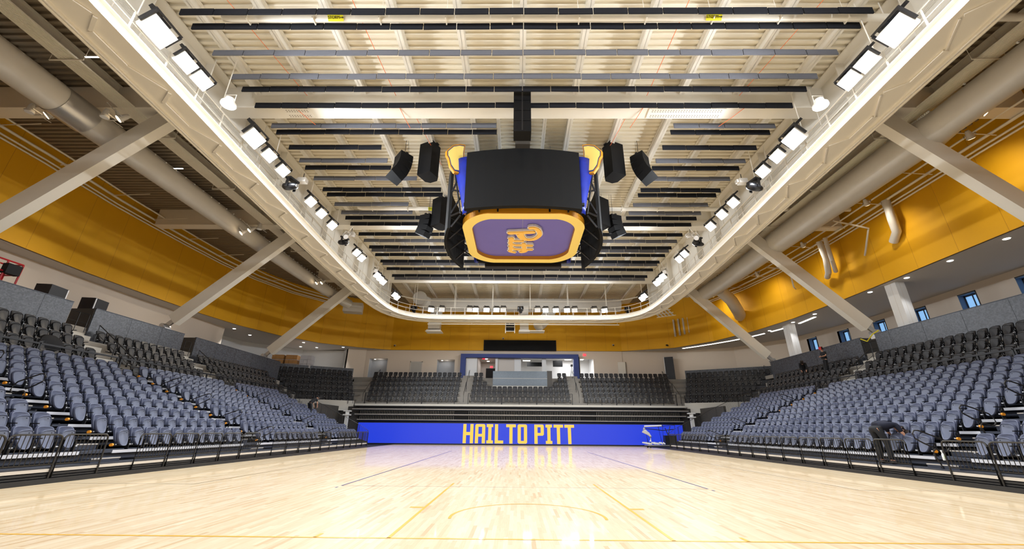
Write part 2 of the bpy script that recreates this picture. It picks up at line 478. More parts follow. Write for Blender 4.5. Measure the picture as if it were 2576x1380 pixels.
mb = MB(); sweep(mb, [(-0.03, 11.98), (0.0, 11.98), (0.0, 12.42), (-0.03, 12.42)]); sweep(mb, [(-0.16, 12.39), (-0.03, 12.39), (-0.03, 12.42), (-0.16, 12.42)]); sweep(mb, [(-0.16, 11.98), (-0.03, 11.98), (-0.03, 12.01), (-0.16, 12.01)])
mb.build('fascia', 'cream_steel', cat)
mb = MB(); sweep(mb, [(0.95, 11.9), (1.0, 11.9), (1.0, 12.2), (0.95, 12.2)]); mb.build('outer_channel', 'cream_steel', cat)
def ring_at(dist_list, off, z): pass
# resample the ring evenly
cum = [0.0]
for i in range(NR): cum.append(cum[-1] + (RING[(i + 1) % NR] - RING[i]).length)
TOT = cum[-1]
def ring_s(s_, off, z):
    s_ = s_ % TOT
    for i in range(NR):
        if cum[i + 1] >= s_:
            t = (s_ - cum[i]) / (cum[i + 1] - cum[i]); a = RING[i].lerp(RING[(i + 1) % NR], t); nn = RN[i].lerp(RN[(i + 1) % NR], t).normalized()
            p = a + nn * off; return Vector((p.x, p.y, z))
def loop(mb, off, z, r):
    pts = [ringpt(i, off, z) for i in range(NR + 1)]
    mb.tube(pts, r, 5, cap=False)
mb = MB(); loop(mb, 0.05, 13.25, 0.025); loop(mb, 0.05, 12.85, 0.02); mb.build('inner_handrail', 'cream_steel', cat)
mb = MB(); loop(mb, 0.9, 13.2, 0.025); loop(mb, 0.9, 12.75, 0.02); mb.build('outer_handrail', 'cream_steel', cat)
mb = MB(); loop(mb, 1.12, 11.95, 0.045); mb.build('sprinkler_pipe', 'cream_steel', cat)
mb = MB(); mb2 = MB(); mb3 = MB()
NP = 84
for k in range(NP):
    s_ = TOT * k / NP
    a = ring_s(s_, 0.05, 12.05); mb.beam(a, a + Vector((0, 0, 1.2)), 0.04, 0.04, (1, 0, 0))
    a = ring_s(s_, 0.9, 12.05); mb.beam(a, a + Vector((0, 0, 1.15)), 0.04, 0.04, (1, 0, 0))
tag(mb.build('post', 'cream_steel', cat), kind='stuff')
for k in range(30):
    s_ = TOT * (k + 0.3) / 30
    mb2 = MB(); p = ring_s(s_, 0.9, 12.05); mb2.tube([p, (p.x, p.y, 15.9)], 0.022, 4)
    mb2.build('hanger_rod', 'cream_steel', cat)
    mb2 = MB(); p = ring_s(s_, 0.05, 13.2); mb2.tube([p, (p.x, p.y, 15.9)], 0.022, 4)
    mb2.build('hanger_rod', 'cream_steel', cat)
for k in range(44):
    s_ = TOT * k / 44
    a, b, c_ = ring_s(s_, 0.08, 11.985), ring_s(s_ + 0.45, 0.62, 11.985), ring_s(s_ + 0.9, 0.9, 11.985)
    mb3.beam(a, b, 0.10, 0.09); mb3.beam(b, ring_s(s_ + 1.6, 0.62, 11.985), 0.16, 0.12); mb3.beam(ring_s(s_ + 1.6, 0.62, 11.985), ring_s(s_ + 2.6, 0.08, 11.985), 0.04, 0.09)
mb3.build('under_brace', 'cream_steel', cat)
mb = MB()
for off in (0.2, 0.27, 0.34, 0.41, 0.48): loop(mb, off + 0.9, 14.35, 0.016)
tag(mb.build('conduit_bank', 'cream_steel'), 'bank of thin parallel conduits above the catwalk on the girder face', 'conduit')
# far fire pipe under the catwalk front
mb = MB(); mb.tube([(-9.7, 41.6, 11.78), (10.6, 41.6, 11.78)], 0.05, 6)
for x in (-9.5, -5, -1, 3, 7, 10.4): mb.tube([(x, 41.6, 11.8), (x, 41.4, 12.1)], 0.02, 4)
tag(mb.build('sprinkler_main', 'cream_steel'), 'long straight cream pipe just under the far run of the catwalk', 'pipe')

# ------------------------------------------------------------------ floodlights
def flood_head(lit=True):
    e = bpy.data.objects.new('floodlight', None); COL.objects.link(e)
    h = MB(); h.box((0, -0.06, 0), (0.62, 0.08, 0.46))
    for k in range(9): h.box((-0.28 + 0.07 * k, -0.14, 0), (0.015, 0.10, 0.42))
    h.build('housing', 'cream_steel', e)
    l = MB(); l.box((-0.15, -0.01, 0), (0.27, 0.02, 0.40)); l.box((0.15, -0.01, 0), (0.27, 0.02, 0.40))
    l.build('lens', 'led_white' if lit else 'lamp_unlit', e)
    y_ = MB(); y_.box((-0.35, -0.10, 0.10), (0.03, 0.10, 0.42)); y_.box((0.35, -0.10, 0.10), (0.03, 0.10, 0.42)); y_.box((0, -0.12, 0.33), (0.73, 0.06, 0.05)); y_.box((0.2, -0.34, 0.30), (0.08, 0.44, 0.10)); y_.box((-0.05, -0.5, 0.28), (0.5, 0.08, 0.08))
    y_.build('yoke', 'black_metal', e)
    return e
PR_LIT = flood_head(True); PR_OFF = flood_head(False)
KIDS[PR_LIT.name] = list(PR_LIT.children); KIDS[PR_OFF.name] = list(PR_OFF.children)
used_pr = {'l': False, 'o': False}
def aim_rot(pos, target):
    d = (Vector(target) - Vector(pos)).normalized()       # local +Y points to target, Z up
    x = d.cross(Vector((0, 0, 1))).normalized(); z = x.cross(d)
    return Matrix((x, d, z)).transposed().to_euler()
def flood(pos, target, label, group, lit=True, power=1.0, sc_=1.0):
    key = 'l' if lit else 'o'; pr = PR_LIT if lit else PR_OFF
    rot = aim_rot(pos, target)
    if not used_pr[key]: o = pr; o.location = pos; o.rotation_euler = rot; used_pr[key] = True
    else: o = dup(pr, pos, rot)
    o.scale = (sc_, sc_, sc_)
    tag(o, label, 'floodlight', group)
    if lit:
        ld = bpy.data.lights.new('flood_beam', 'AREA'); ld.shape = 'RECTANGLE'; ld.size = 0.6; ld.size_y = 0.42
        ld.energy = FLOOD_W * power; ld.color = (0.90, 0.95, 1.0); ld.spread = math.radians(180)
        lo = bpy.data.objects.new('flood_beam', ld); COL.objects.link(lo); lo.parent = o; lo.location = (0, 0.03, 0)
        lo.rotation_euler = (math.radians(90), 0, 0)
        # area lamps shine along local -Z: rotate so -Z = +Y
    return o
SIDE_L = [(9.05, 2.1, 1), (10.2, 1.0, 1), (10.95, 1.0, 1), (14.05, 2.3, 1), (15.2, 1.3, 1), (16.35, 0.55, 1), (19.2, 1.3, 1), (20.5, 1.1, 1), (21.95, 0.7, 1),
          (26.05, 1.2, 1), (27.0, 1.0, 1), (30.5, 1.2, 1), (31.3, 1.2, 1), (32.1, 1.0, 1), (35.6, 1.2, 1), (36.4, 1.0, 1)]
for s in (-1, 1):
    for k, (y, p, lit) in enumerate(SIDE_L):
        tx = s * -2.0
        ty = y * 0.86 + 1.5
        flood((s * 11.62, y, 13.0), (tx, ty, 0), 'lit floodlight on the %s catwalk, %s from the camera end' % (SIDE(s), ORD[k + 1]), 'floodlights along the side catwalks', True, p, 1.05 if p < 1.5 else 1.4)
    # lights on the stretch behind the camera
    for k, y in enumerate((3.6, 6.5)):
        flood((s * 10.9, y, 13.0), (-s * 1.5, 17, 0), 'lit floodlight on the %s catwalk above and behind the camera, %s one' % (SIDE(s), ORD[k + 1]), 'floodlights along the side catwalks', True, 1.5)
for k, x in enumerate((-9.13, -4.49, -3.37, -2.34, 2.75, 3.82, 4.97, 8.85)):
    flood((x, 40.15, 12.9), (x * 0.3, 22, 0), 'lit floodlight on the far run of the catwalk, %s from the lift side' % ORD[k + 1], 'lit floodlights on the far catwalk', True, 0.9, 0.95)
for k, x in enumerate((-8.01, -5.11, -1.63, 1.92, 5.76, 7.78)):
    flood((x, 40.15, 12.9), (x * 0.3, 20, -4), 'unlit floodlight on the far run of the catwalk, %s from the lift side' % ORD[k + 1], 'unlit floodlights on the far catwalk', False, 0, 0.95)
for k, x in enumerate((-6, -2, 2, 6)):
    flood((x, 1.9, 13.0), (x * 0.3, 18, 0), 'lit floodlight on the run of catwalk over the camera, %s from the lift side' % ORD[k + 1], 'lit floodlights over the camera', True, 1.3)
# high-bay lamps hanging beside the catwalk (round housings)
def high_bay(pos, label, tilt=(0, 0, 0)):
    e = empty('high_bay_lamp', pos, 0, label, 'lamp', 'round high-bay lamps'); e.rotation_euler = tilt
    m = MB(); n = 18
    rings = [[Vector((r * math.cos(2 * PI * k / n), r * math.sin(2 * PI * k / n), z)) for k in range(n)] for r, z in ((0.08, 0.32), (0.16, 0.30), (0.18, 0.12), (0.26, 0.08), (0.27, 0.0))]
    m.rings(rings); m.build('housing', 'cream_steel', e, True)
    m = MB(); m.tube([(0, 0, 0.0), (0, 0, -0.03)], 0.24, 18); m.build('lens', 'led_white', e)
    m = MB(); m.tube([(-0.2, 0, 0.2), (-0.2, 0, 0.5), (0.2, 0, 0.5), (0.2, 0, 0.2)], 0.015, 5); m.build('bracket', 'cream_steel', e)
    return e
high_bay((-11.35, 11.98, 12.9), 'round high-bay lamp shining down beside the lift-side catwalk')
high_bay((11.35, 12.03, 12.9), 'round high-bay lamp shining down beside the window-side catwalk')
# projectors / moving heads (black) on the catwalk
def mover(pos, label, grp='black moving heads'):
    e = empty('moving_head_light', pos, 0, label, 'stage light', grp)
    m = MB(); n = 12
    rings = [[Vector((x, r * math.cos(2 * PI * k / n), r * 0.85 * math.sin(2 * PI * k / n))) for k in range(n)] for x, r in ((-0.42, 0.13), (-0.34, 0.2), (-0.1, 0.23), (0.15, 0.2), (0.34, 0.15), (0.4, 0.1))]
    m.rings(rings); m.build('head', 'black_plastic', e, True)
    m = MB(); m.box((0, 0.27, 0.1), (0.14, 0.05, 0.5)); m.box((0, -0.27, 0.1), (0.14, 0.05, 0.5)); m.box((0, 0, 0.36), (0.34, 0.6, 0.1)); m.build('yoke', 'black_plastic', e)
    m = MB(); m.tube([(0.39, 0, 0), (0.44, 0, 0)], 0.09, 12); m.build('lens', 'galvanised', e)
    return e
for s in (-1, 1):
    e = mover((s * 11.7, 17.28, 12.75), 'black moving-head light on the %s catwalk before its middle' % SIDE(s)); e.rotation_euler = (0, 0.1, 0.25 * s)
    e = mover((s * 11.72, 24.0, 12.85), 'black moving-head light on the %s catwalk past its middle' % SIDE(s)); e.rotation_euler = (0, 0.1, 0.25 * s); e.scale = (0.9, 0.9, 0.9)
for x, nm in ((-10.94, 'at the lift-side corner'), (0.14, 'at the middle'), (11.22, 'at the window-side corner')):
    e = mover((x, 40.0, 12.9), 'black moving-head light %s of the far catwalk' % nm); e.rotation_euler = (0, 0.6, 1.4)
# white camera-like fixtures and spotlights
def cream_box_fixture(pos, label):
    e = empty('small_projector', pos, 0, label, 'projector', 'small cream fixtures')
    m = MB(); m.box((0, 0, 0), (0.42, 0.3, 0.24)); m.box((-0.26, 0, 0), (0.12, 0.2, 0.18)); m.build('body', 'cream_duct', e)
    m = MB(); m.tube([(0, 0, 0.1), (0, 0, 0.45)], 0.02, 5); m.build('bracket', 'black_metal', e)
def spot_can(pos, label, lit, aim):
    e = empty('spotlight', pos, 0, label, 'spotlight', 'round cream spotlights'); e.rotation_euler = aim_rot(pos, aim)
    m = MB(); n = 14
    rings = [[Vector((r * math.cos(2 * PI * k / n), y, r * math.sin(2 * PI * k / n))) for k in range(n)] for y, r in ((-0.42, 0.07), (-0.3, 0.11), (-0.1, 0.14), (0.0, 0.17))]
    m.rings(rings); m.build('can', 'cream_duct', e, True)
    m = MB(); m.tube([(0, 0.0, 0), (0, 0.012, 0)], 0.145, 14); m.build('lens', 'lamp_warm' if lit else 'lamp_unlit', e)
    m = MB(); m.box((0.19, -0.12, 0.12), (0.02, 0.05, 0.4)); m.box((-0.19, -0.12, 0.12), (0.02, 0.05, 0.4)); m.box((0, -0.12, 0.32), (0.4, 0.05, 0.03)); m.tube([(0, -0.12, 0.3), (0, -0.12, 0.8)], 0.015, 5); m.build('yoke', 'cream_duct', e)
    return e
for s in (-1, 1):
    cream_box_fixture((s * 11.35, 17.6, 13.3), 'small cream projector hung inside the %s catwalk near its middle' % SIDE(s))
    cream_box_fixture((s * 11.35, 24.1, 13.5), 'small cream projector hung inside the %s catwalk beyond its middle' % SIDE(s))
    spot_can((s * 11.3, 23.3, 12.9), 'cream spotlight inside the %s catwalk pointing at the court' % SIDE(s), False, (0, 18, 0))
    spot_can((s * 11.3, 29.2, 12.9), 'cream wire-fronted spotlight inside the %s catwalk farther along' % SIDE(s), False, (0, 18, 0))

# ------------------------------------------------------------------ acoustic baffles
rows = [(28, 9.83, 0), (66, 10.39, 0), (132, 11.49, 1), (192, 12.62, 1), (224, 13.29, 0), (268, 14.22, 0), (316, 15.53, 1), (332, 15.97, 0), (371, 17.14, 0),
        (404, 18.23, 1), (422, 18.88, 0), (449, 19.91, 1), (477, 21.08, 0), (490, 21.66, 0), (514, 22.8, 1), (535, 23.87, 1), (548, 24.59, 0), (567, 25.5, 0),
        (590, 27.1, 0), (606, 28.2, 1), (622, 29.4, 0), (630, 30.0, 1), (641, 30.9, 0), (658, 32.3, 0), (664, 32.9, 1), (677, 34.1, 0), (694, 35.8, 0), (701, 36.6, 1)]
GAPS = {316: (-1.2, 7.3), 332: (-1.2, 7.3), 371: (-7.3, 7.3), 404: (-7.3, 7.3), 422: (-7.3, 7.3), 449: (-6.1, 7.3), 477: (-4.9, 7.3), 490: (-4.9, 7.3), 514: (-7.3, 7.3), 535: (-7.3, 7.3), 548: (-4.9, 7.3), 567: (-4.9, 7.3)}
bf = MB(); bf.box((0, 0, 0), (1.19, 0.05, 0.27));
protoD = bf.build('acoustic_baffle', 'charcoal_felt'); protoL = bf.build('acoustic_baffle', 'grey_felt')
first = {0: True, 1: True}
cnt = 0; stuff = {0: MB(), 1: MB()}
for ri, (px_, y, lt) in enumerate(rows):
    g = GAPS.get(px_)
    for k in range(20):
        x = -12.2 + 1.22 * (k + 0.5)
        if g and g[0] < x < g[1]: continue
        z = 15.05 + random.uniform(-0.012, 0.012); tilt = random.uniform(-0.012, 0.012)
        if cnt < 300:
            pr = protoL if lt else protoD
            if first[lt]: o = pr; first[lt] = False
            else: o = pr.copy(); COL.objects.link(o)
            o.location = (x, y, z); o.rotation_euler = (random.uniform(-0.06, 0.06), tilt, 0)
            tag(o, '%s felt baffle, %s row out from the camera, %s panel from the lift side' % ('grey' if lt else 'charcoal', ORD[ri + 1], ORD[k + 1]), 'baffle', 'felt ceiling baffles')
            cnt += 1
        else:
            stuff[lt].box((x, y, z), (1.19, 0.05, 0.27))
tag(stuff[0].build('acoustic_baffle', 'charcoal_felt'), 'all the charcoal felt baffles in the farther ceiling rows', 'baffle', 'felt ceiling baffles', 'stuff')
tag(stuff[1].build('acoustic_baffle', 'grey_felt'), 'all the grey felt baffles in the farther ceiling rows', 'baffle', 'felt ceiling baffles', 'stuff')

# storm drain pipes with labels
def text_mesh(body, size, matname, parent, M, name='lettering', ext=0.002, align='CENTER', sx=1.0):
    cu = bpy.data.curves.new(name, 'FONT'); cu.body = body; cu.size = size; cu.extrude = ext; cu.align_x = align; cu.align_y = 'CENTER'
    to = bpy.data.objects.new(name, cu); COL.objects.link(to)
    dg = bpy.context.evaluated_depsgraph_get(); me = bpy.data.meshes.new_from_object(to.evaluated_get(dg))
    bpy.data.objects.remove(to)
    me.materials.clear(); me.materials.append(MATS[matname])
    o = bpy.data.objects.new(name, me); COL.objects.link(o)
    o.matrix_world = M
    if parent is not None:
        o.parent = parent; o.matrix_parent_inverse = Matrix()
        o.matrix_local = M
    return o
def storm_pipe(y, z, x0, x1, r, labs, nm):
    e = empty('storm_pipe', (0, y, z), 0, nm, 'pipe', 'storm drain pipes')
    m = MB(); m.tube([(x0, 0, 0.35), (x0 + 0.1, 0, 0.05), (x0 + 0.35, 0, 0), (x1, 0, 0)], r, 12); m.build('pipe', 'cream_steel', e, True)
    m = MB(); x = x0 + 1
    while x < x1:
        m.tube([(x, 0, r), (x, 0, 1.2)], 0.012, 4); m.box((x, 0, 0), (0.04, 2 * r + 0.03, 2 * r + 0.03)); x += 2.4
    m.build('clamp', 'cream_steel', e)
    for lx in labs:
        m = MB(); m.box((lx, -r * 0.72 - 0.02, -r * 0.72), (0.56, 0.006, 0.24), Matrix.Rotation(0.78, 3, 'X'))
        lab = m.build('pipe_label', 'label_yellow', e)
        tilt = Matrix.Translation((lx - 0.06, -r * 0.72 - 0.026, -r * 0.72 - 0.006)) @ Matrix.Rotation(math.radians(90) + 0.78, 4, 'X')
        text_mesh('STORM', 0.13, 'ink_black', e, tilt, 'lettering')
        ar = MB(); ar.box((0, 0, 0), (0.09, 0.02, 0.002)); ar.add([(0.045, 0.035, 0), (0.045, -0.035, 0), (0.09, 0, 0)], [(0, 1, 2)])
        a = ar.build('arrow', 'ink_black', e); a.matrix_local = Matrix.Translation((lx + 0.2, -r * 0.72 - 0.026, -r * 0.72 - 0.006)) @ Matrix.Rotation(math.radians(90) + 0.78, 4, 'X')
storm_pipe(10.2, 15.2, -11.0, 22.0, 0.13, (-6.77, 6.8), 'cream storm drain pipe with yellow labels between the two front baffle rows')
storm_pipe(23.6, 15.2, -11.0, 22.0, 0.13, (-5.9, 5.6), 'cream storm drain pipe with yellow labels beyond the scoreboard')

# orange safety lines hanging from the beams
for k, (a, b) in enumerate([((-9.9, 15.3, 14.9), (-10.4, 14.3, 15.0)), ((-5.4, 15.5, 14.9), (-5.6, 14.3, 15.0)), ((5.2, 15.5, 14.9), (5.5, 14.3, 15.0)), ((9.4, 15.4, 14.9), (10.1, 14.3, 15.0)),
                          ((-6.3, 8.0, 15.7), (-5.8, 14.2, 15.6)), ((6.0, 8.0, 15.7), (5.7, 14.2, 15.6)), ((-11.0, 8.0, 15.7), (-9.9, 14.2, 15.6)), ((11.0, 8.0, 15.7), (9.9, 14.2, 15.6)),
                          ((-5.3, 15.2, 15.7), (-4.6, 19.4, 15.6)), ((5.2, 15.2, 15.7), (4.5, 19.4, 15.6))]):
    m = MB(); m.tube([a, ((a[0] + b[0]) / 2, (a[1] + b[1]) / 2, (a[2] + b[2]) / 2 - 0.02), b], 0.013, 4)
    tag(m.build('orange_cable', 'orange_cord'), 'thin orange cable strung along the roof joists, ' + ['beam underside near the lift-side catwalk', 'beam underside lift side of the line array', 'beam underside window side of the line array', 'beam underside near the window-side catwalk', 'first bay, lift side inner', 'first bay, window side inner', 'first bay, lift side outer', 'first bay, window side outer', 'scoreboard bay, lift side', 'scoreboard bay, window side'][k], 'cable', 'orange cables')

# ------------------------------------------------------------------ bowl walls: gold bulkhead, soffit, outer beige walls
ZG = 10.4
GL = [(-27.0, -9), (-27.0, 10), (-27.1, 18.5), (-27.45, 23.1), (-27.45, 26), (-27.4, 29), (-27.2, 33), (-26.6, 37.1), (-25.1, 41.4), (-22.6, 45.2), (-19.2, 47.6), (-15.7, 49.2)]
GR = [(23.5, -9), (23.5, 10), (23.5, 16.8), (23.6, 21.8), (23.7, 25.5), (23.7, 29.1), (23.5, 33.5), (22.7, 38.3), (21.0, 43.0), (18.2, 46.8), (12.6, 49.2)]
def wall_strip(name, pts, z0, z1, m, label, thick=0.1, lean=0.0, rng=None):
    me = MB(); uvs = []; L = 0
    for a, b in zip(pts, pts[1:]):
        a, b = Vector(a), Vector(b); d = (b - a).length; nn = Vector((-(b - a).y, (b - a).x)).normalized() * lean
        me.quad((a.x, a.y, z0), (b.x, b.y, z0), (b.x + nn.x, b.y + nn.y, z1), (a.x + nn.x, a.y + nn.y, z1))
        uvs += [(L, 0), (L + d, 0), (L + d, z1 - z0), (L, z1 - z0)]; L += d
    meh = bpy.data.meshes.new(name); meh.from_pydata(me.v, [], me.f); meh.materials.append(MATS[m])
    uvl = meh.uv_layers.new(name='UVMap')
    for i, l in enumerate(uvl.data): l.uv = uvs[meh.loops[i].vertex_index]
    o = bpy.data.objects.new(name, meh); COL.objects.link(o)
    if m == 'gold_panel' or thick:
        md = o.modifiers.new('thickness', 'SOLIDIFY'); md.thickness = 0.12; md.offset = 0.0
    o['kind'] = 'structure'; o['label'] = label
    return o
wall_strip('wall_left', GL, ZG, 16.4, 'gold_panel', 'gold acoustic wall above the lift-side stand')
wall_strip('wall_right', GR, ZG, 16.4, 'gold_panel', 'gold acoustic wall above the window-side stand')
wall_strip('wall_far', [(-15.7, 49.2), (12.6, 49.2)], ZG, 16.4, 'gold_panel', 'gold acoustic wall above the far end')
# soffits (flat polygons between the gold edge and the outer walls)
OL = [(-28.6, -9), (-28.6, 18.5), (-28.8, 24), (-28.9, 29), (-28.7, 34), (-28.6, 38.0)]
OLB = [(-31.5, 38.0), (-31.0, 44.5), (-26.8, 49.8), (-21.6, 49.3)]
OR_ = [(29.3, -9), (29.3, 22), (29.6, 32.7), (28.2, 41.3), (24.8, 46.4), (19.2, 49.0), (12.6, 49.45)]
def soffit(name, inner, outer, z, m, lab):
    mb = MB(); pts = [(*p, z) for p in inner] + [(*p, z) for p in outer[::-1]]
    up = [(p[0], p[1], z + 0.12) for p in pts]; n = len(pts)
    mb.add(pts + up, [tuple(range(n)), tuple(range(n, 2 * n))[::-1]] + [(i, (i + 1) % n, n + (i + 1) % n, n + i) for i in range(n)])
    struct(name, mb, m, lab)
soffit('ceiling', GL, OL + OLB + [(-20.2, 49.45), (-15.7, 49.45)], ZG, 'grey_soffit', 'beige soffit below the gold wall, lift side')
soffit('ceiling', GR, OR_, ZG, 'grey_soffit', 'wide grey soffit below the gold wall, window side')
wall_strip('wall_left', OL, 5.9, ZG, 'beige_wall', 'beige concourse wall behind the lift-side stand')
wall_strip('wall_left', [(-28.6, 38.0), (-31.5, 38.0)], 5.9, ZG, 'beige_wall', 'beige return wall beside the pallets')
wall_strip('wall_left', [(-31.5, 38.0), (-31.0, 44.5), (-26.8, 49.8), (-21.6, 49.8), (-21.0, 48.9)], 5.9, ZG, 'white_wall', 'pale alcove wall behind the pallets')
wall_strip('wall_left', [(-20.6, 48.5), (-18.6, 49.1)], 5.9, ZG, 'beige_wall', 'beige wall between alcove and doorway')
wall_strip('wall_right', OR_[3:], 5.9, ZG, 'beige_wall', 'beige curved concourse wall at the far window-side corner')
# window-side outer wall with tall narrow windows
WIN = [(11.5, 12.6), (14.7, 15.8), (18.0, 19.1), (21.4, 22.5), (24.8, 25.9), (28.3, 29.4), (31.9, 33.0), (35.2, 36.3), (38.5, 39.6)]
def xr(y): 
    pts = OR_
    for a, b in zip(pts, pts[1:]):
        if a[1] <= y <= b[1]: return a[0] + (b[0] - a[0]) * (y - a[1]) / (b[1] - a[1])
    return 29.3
mb = MB(); ys = [-9.0]
for a, b in WIN: ys += [a, b]
ys.append(41.3)
def wq(y0, y1, z0, z1, dx=0.0):
    mb.quad((xr(y0) + dx, y0, z0), (xr(y1) + dx, y1, z0), (xr(y1) + dx, y1, z1), (xr(y0) + dx, y0, z1))
for i in range(0, len(ys) - 1):
    y0, y1 = ys[i], ys[i + 1]
    if i % 2 == 0: 
        seg = [y0] + [q for q in (22, 32.7) if y0 < q < y1] + [y1]
        for a, b in zip(seg, seg[1:]): wq(a, b, 5.9, ZG)
    else: wq(y0, y1, 9.92, ZG); wq(y0, y1, 5.9, 6.7)
struct('wall_right', mb, 'beige_wall', 'beige outer wall with narrow windows')
for i, (a, b) in enumerate(WIN):
    e = empty('window_%d' % (i + 1), (xr(a), a, 6.7)); e['kind'] = 'structure'; e['label'] = 'tall narrow window in the outer wall, %s from the camera end' % ORD[i + 1]
    m = MB(); d = b - a
    m.b2(0.0, 0.42, 0.0, 0.03, 0, 3.22); m.b2(0.0, 0.42, d - 0.03, d, 0, 3.22); m.b2(0.0, 0.42, 0, d, 3.19, 3.22)
    m.build('window_reveal', 'window_reveal', e)
    m = MB(); m.b2(0.36, 0.42, 0.03, 0.10, 0, 3.19); m.b2(0.36, 0.42, d - 0.10, d - 0.03, 0, 3.19); m.b2(0.36, 0.42, 0.03, d - 0.03, 3.1, 3.19)
    m.b2(0.36, 0.42, d * 0.5 - 0.03, d * 0.5 + 0.03, 0, 3.1); m.build('window_frame', 'dark_deck', e)
    m = MB(); m.b2(0.40, 0.41, 0.1, d - 0.1, 0, 3.1); m.build('glass', 'window_glass', e)
    m = MB(); m.b2(-0.02, 0.0, -0.05, 0.0, 0, 3.27); m.b2(-0.02, 0.0, 0, d, 3.22, 3.27); m.build('trim', 'black_metal', e)
# near walls behind the camera
mb = MB(); mb.b2(-30, 30, -9.2, -9.0, 0, 10.4); struct('wall_back', mb, 'beige_wall', 'beige wall behind the camera')
mb = MB(); mb.b2(-30, 30, -9.2, -9.0, 10.4, 16.4); struct('wall_back', mb, 'gold_panel', 'gold wall behind the camera')
mb = MB(); mb.b2(-32, 32, 55, 55.2, 0, 16.4); struct('wall_far', mb, 'beige_wall', 'back wall beyond the far rooms')
# concourse slabs
mb = MB(); mb.b2(-32, -23.25, -9, 39.0, 5.95, 6.25); mb.b2(23.25, 30, -9, 39.0, 5.95, 6.25); struct('floor', mb, 'concrete', 'concourse floors behind the parapets')
mb = MB(); mb.b2(-32, 30, 47.4, 55, 6.6, 6.9); 
for s in (-1, 1):
    CA_ = math.radians(28)
    cpt = lambda u, v: (s * (16.3 + u * math.cos(CA_) + v * math.sin(CA_)), 41.6 - u * math.sin(CA_) + v * math.cos(CA_))
    mb.prism([cpt(0, 5.95), cpt(9.4, 5.95), (s * 31, 39.2), (s * 31, 47.4), (s * 19, 47.4)], lambda u, v, w: (u, v, w), (6.6, 6.9))
struct('floor', mb, 'concrete', 'far concourse floor')

# far beige wall with doorways and the blue framed opening
YW = 49.3
def wall_with_holes(y, x0, x1, z0, z1, holes):
    mb = MB(); xs = sorted(holes); cur = x0
    for (a, b, zt) in xs:
        mb.b2(cur, a, y, y + 0.15, z0, z1); mb.b2(a, b, y, y + 0.15, zt, z1); cur = b
    mb.b2(cur, x1, y, y + 0.15, z0, z1); return mb
holes = [(-18.2, -15.95, 9.38), (-9.9, -7.75, 9.28), (-6.35, 6.9, 9.72), (7.45, 9.1, 9.45)]
struct('wall_far', wall_with_holes(YW, -20.3, 12.6, 6.0, ZG, holes), 'beige_wall', 'beige far wall with doorways behind the end seats')
# alcoves behind the two doorways (white, lit)
for (a, b, zt, nm) in ((-18.2, -15.95, 9.38, 1), (-9.9, -7.75, 9.28, 2)):
    e = empty('door_%d' % nm, (a, YW, 6.9)); e['kind'] = 'structure'; e['label'] = 'pale open doorway recess in the far wall, %s' % ('near the alcove corner' if nm == 1 else 'left of the blue frame')
    m = MB(); w_ = b - a; m.b2(0, w_, 1.2, 1.26, 0, zt - 6.9); m.b2(-0.05, 0, 0.15, 1.26, 0, zt - 6.9); m.b2(w_, w_ + 0.05, 0.15, 1.26, 0, zt - 6.9); m.build('recess', 'recess_grey', e)
    m = MB(); m.b2(0, w_, 0.15, 1.26, zt - 6.9, zt - 6.85); m.build('recess_ceiling', 'beige_wall', e)
    m = MB(); m.tube([(0.5, 0.6, zt - 6.9 - 0.01), (0.5, 0.6, zt - 6.9 - 0.03)], 0.1, 12); m.build('downlight', 'lamp_white', e)
    ld = bpy.data.lights.new('door_lamp', 'POINT'); ld.energy = 4; ld.shadow_soft_size = 0.1
    lo = bpy.data.objects.new('door_lamp', ld); COL.objects.link(lo); lo.parent = e; lo.location = (w_ / 2, 0.6, zt - 7.2)
mb = MB(); mb.b2(-13.05, -11.75, YW - 0.03, YW - 0.004, 6.9, 8.95)
o = mb.build('door_3', 'concrete_light'); tag(o, 'closed beige door in the far wall between the two recesses', kind='structure')
m = MB(); m.b2(-13.15, -13.05, YW - 0.05, YW - 0.004, 6.9, 9.05); m.b2(-11.75, -11.65, YW - 0.05, YW - 0.004, 6.9, 9.05); m.b2(-13.15, -11.65, YW - 0.05, YW - 0.004, 8.95, 9.05); m.build('door_frame', 'grey_soffit', o)
# right of the blue frame: pale door ajar + dark door
e = empty('door_4', (12.0, YW, 6.9)); e['kind'] = 'structure'; e['label'] = 'pale wooden door in the far wall right of the blue frame'
m = MB(); m.box((0.45, -0.05, 1.1), (0.9, 0.05, 2.2)); m.build('door_leaf', 'cream_steel', e)
m = MB(); m.box((0.95, -0.04, 1.1), (0.06, 0.06, 2.25)); m.build('door_frame', 'brown_shade', e)
e = empty('door_5', (17.35, 48.55, 6.9), math.radians(-23)); e['kind'] = 'structure'; e['label'] = 'black doorway in the curved wall above the far stairs'
m = MB(); m.box((0.55, 0, 1.35), (1.0, 0.06, 2.7)); m.build('door_leaf', 'black_metal', e)
m = MB(); m.box((0.02, -0.02, 1.35), (0.07, 0.1, 2.72)); m.build('door_frame', 'white_wall', e)

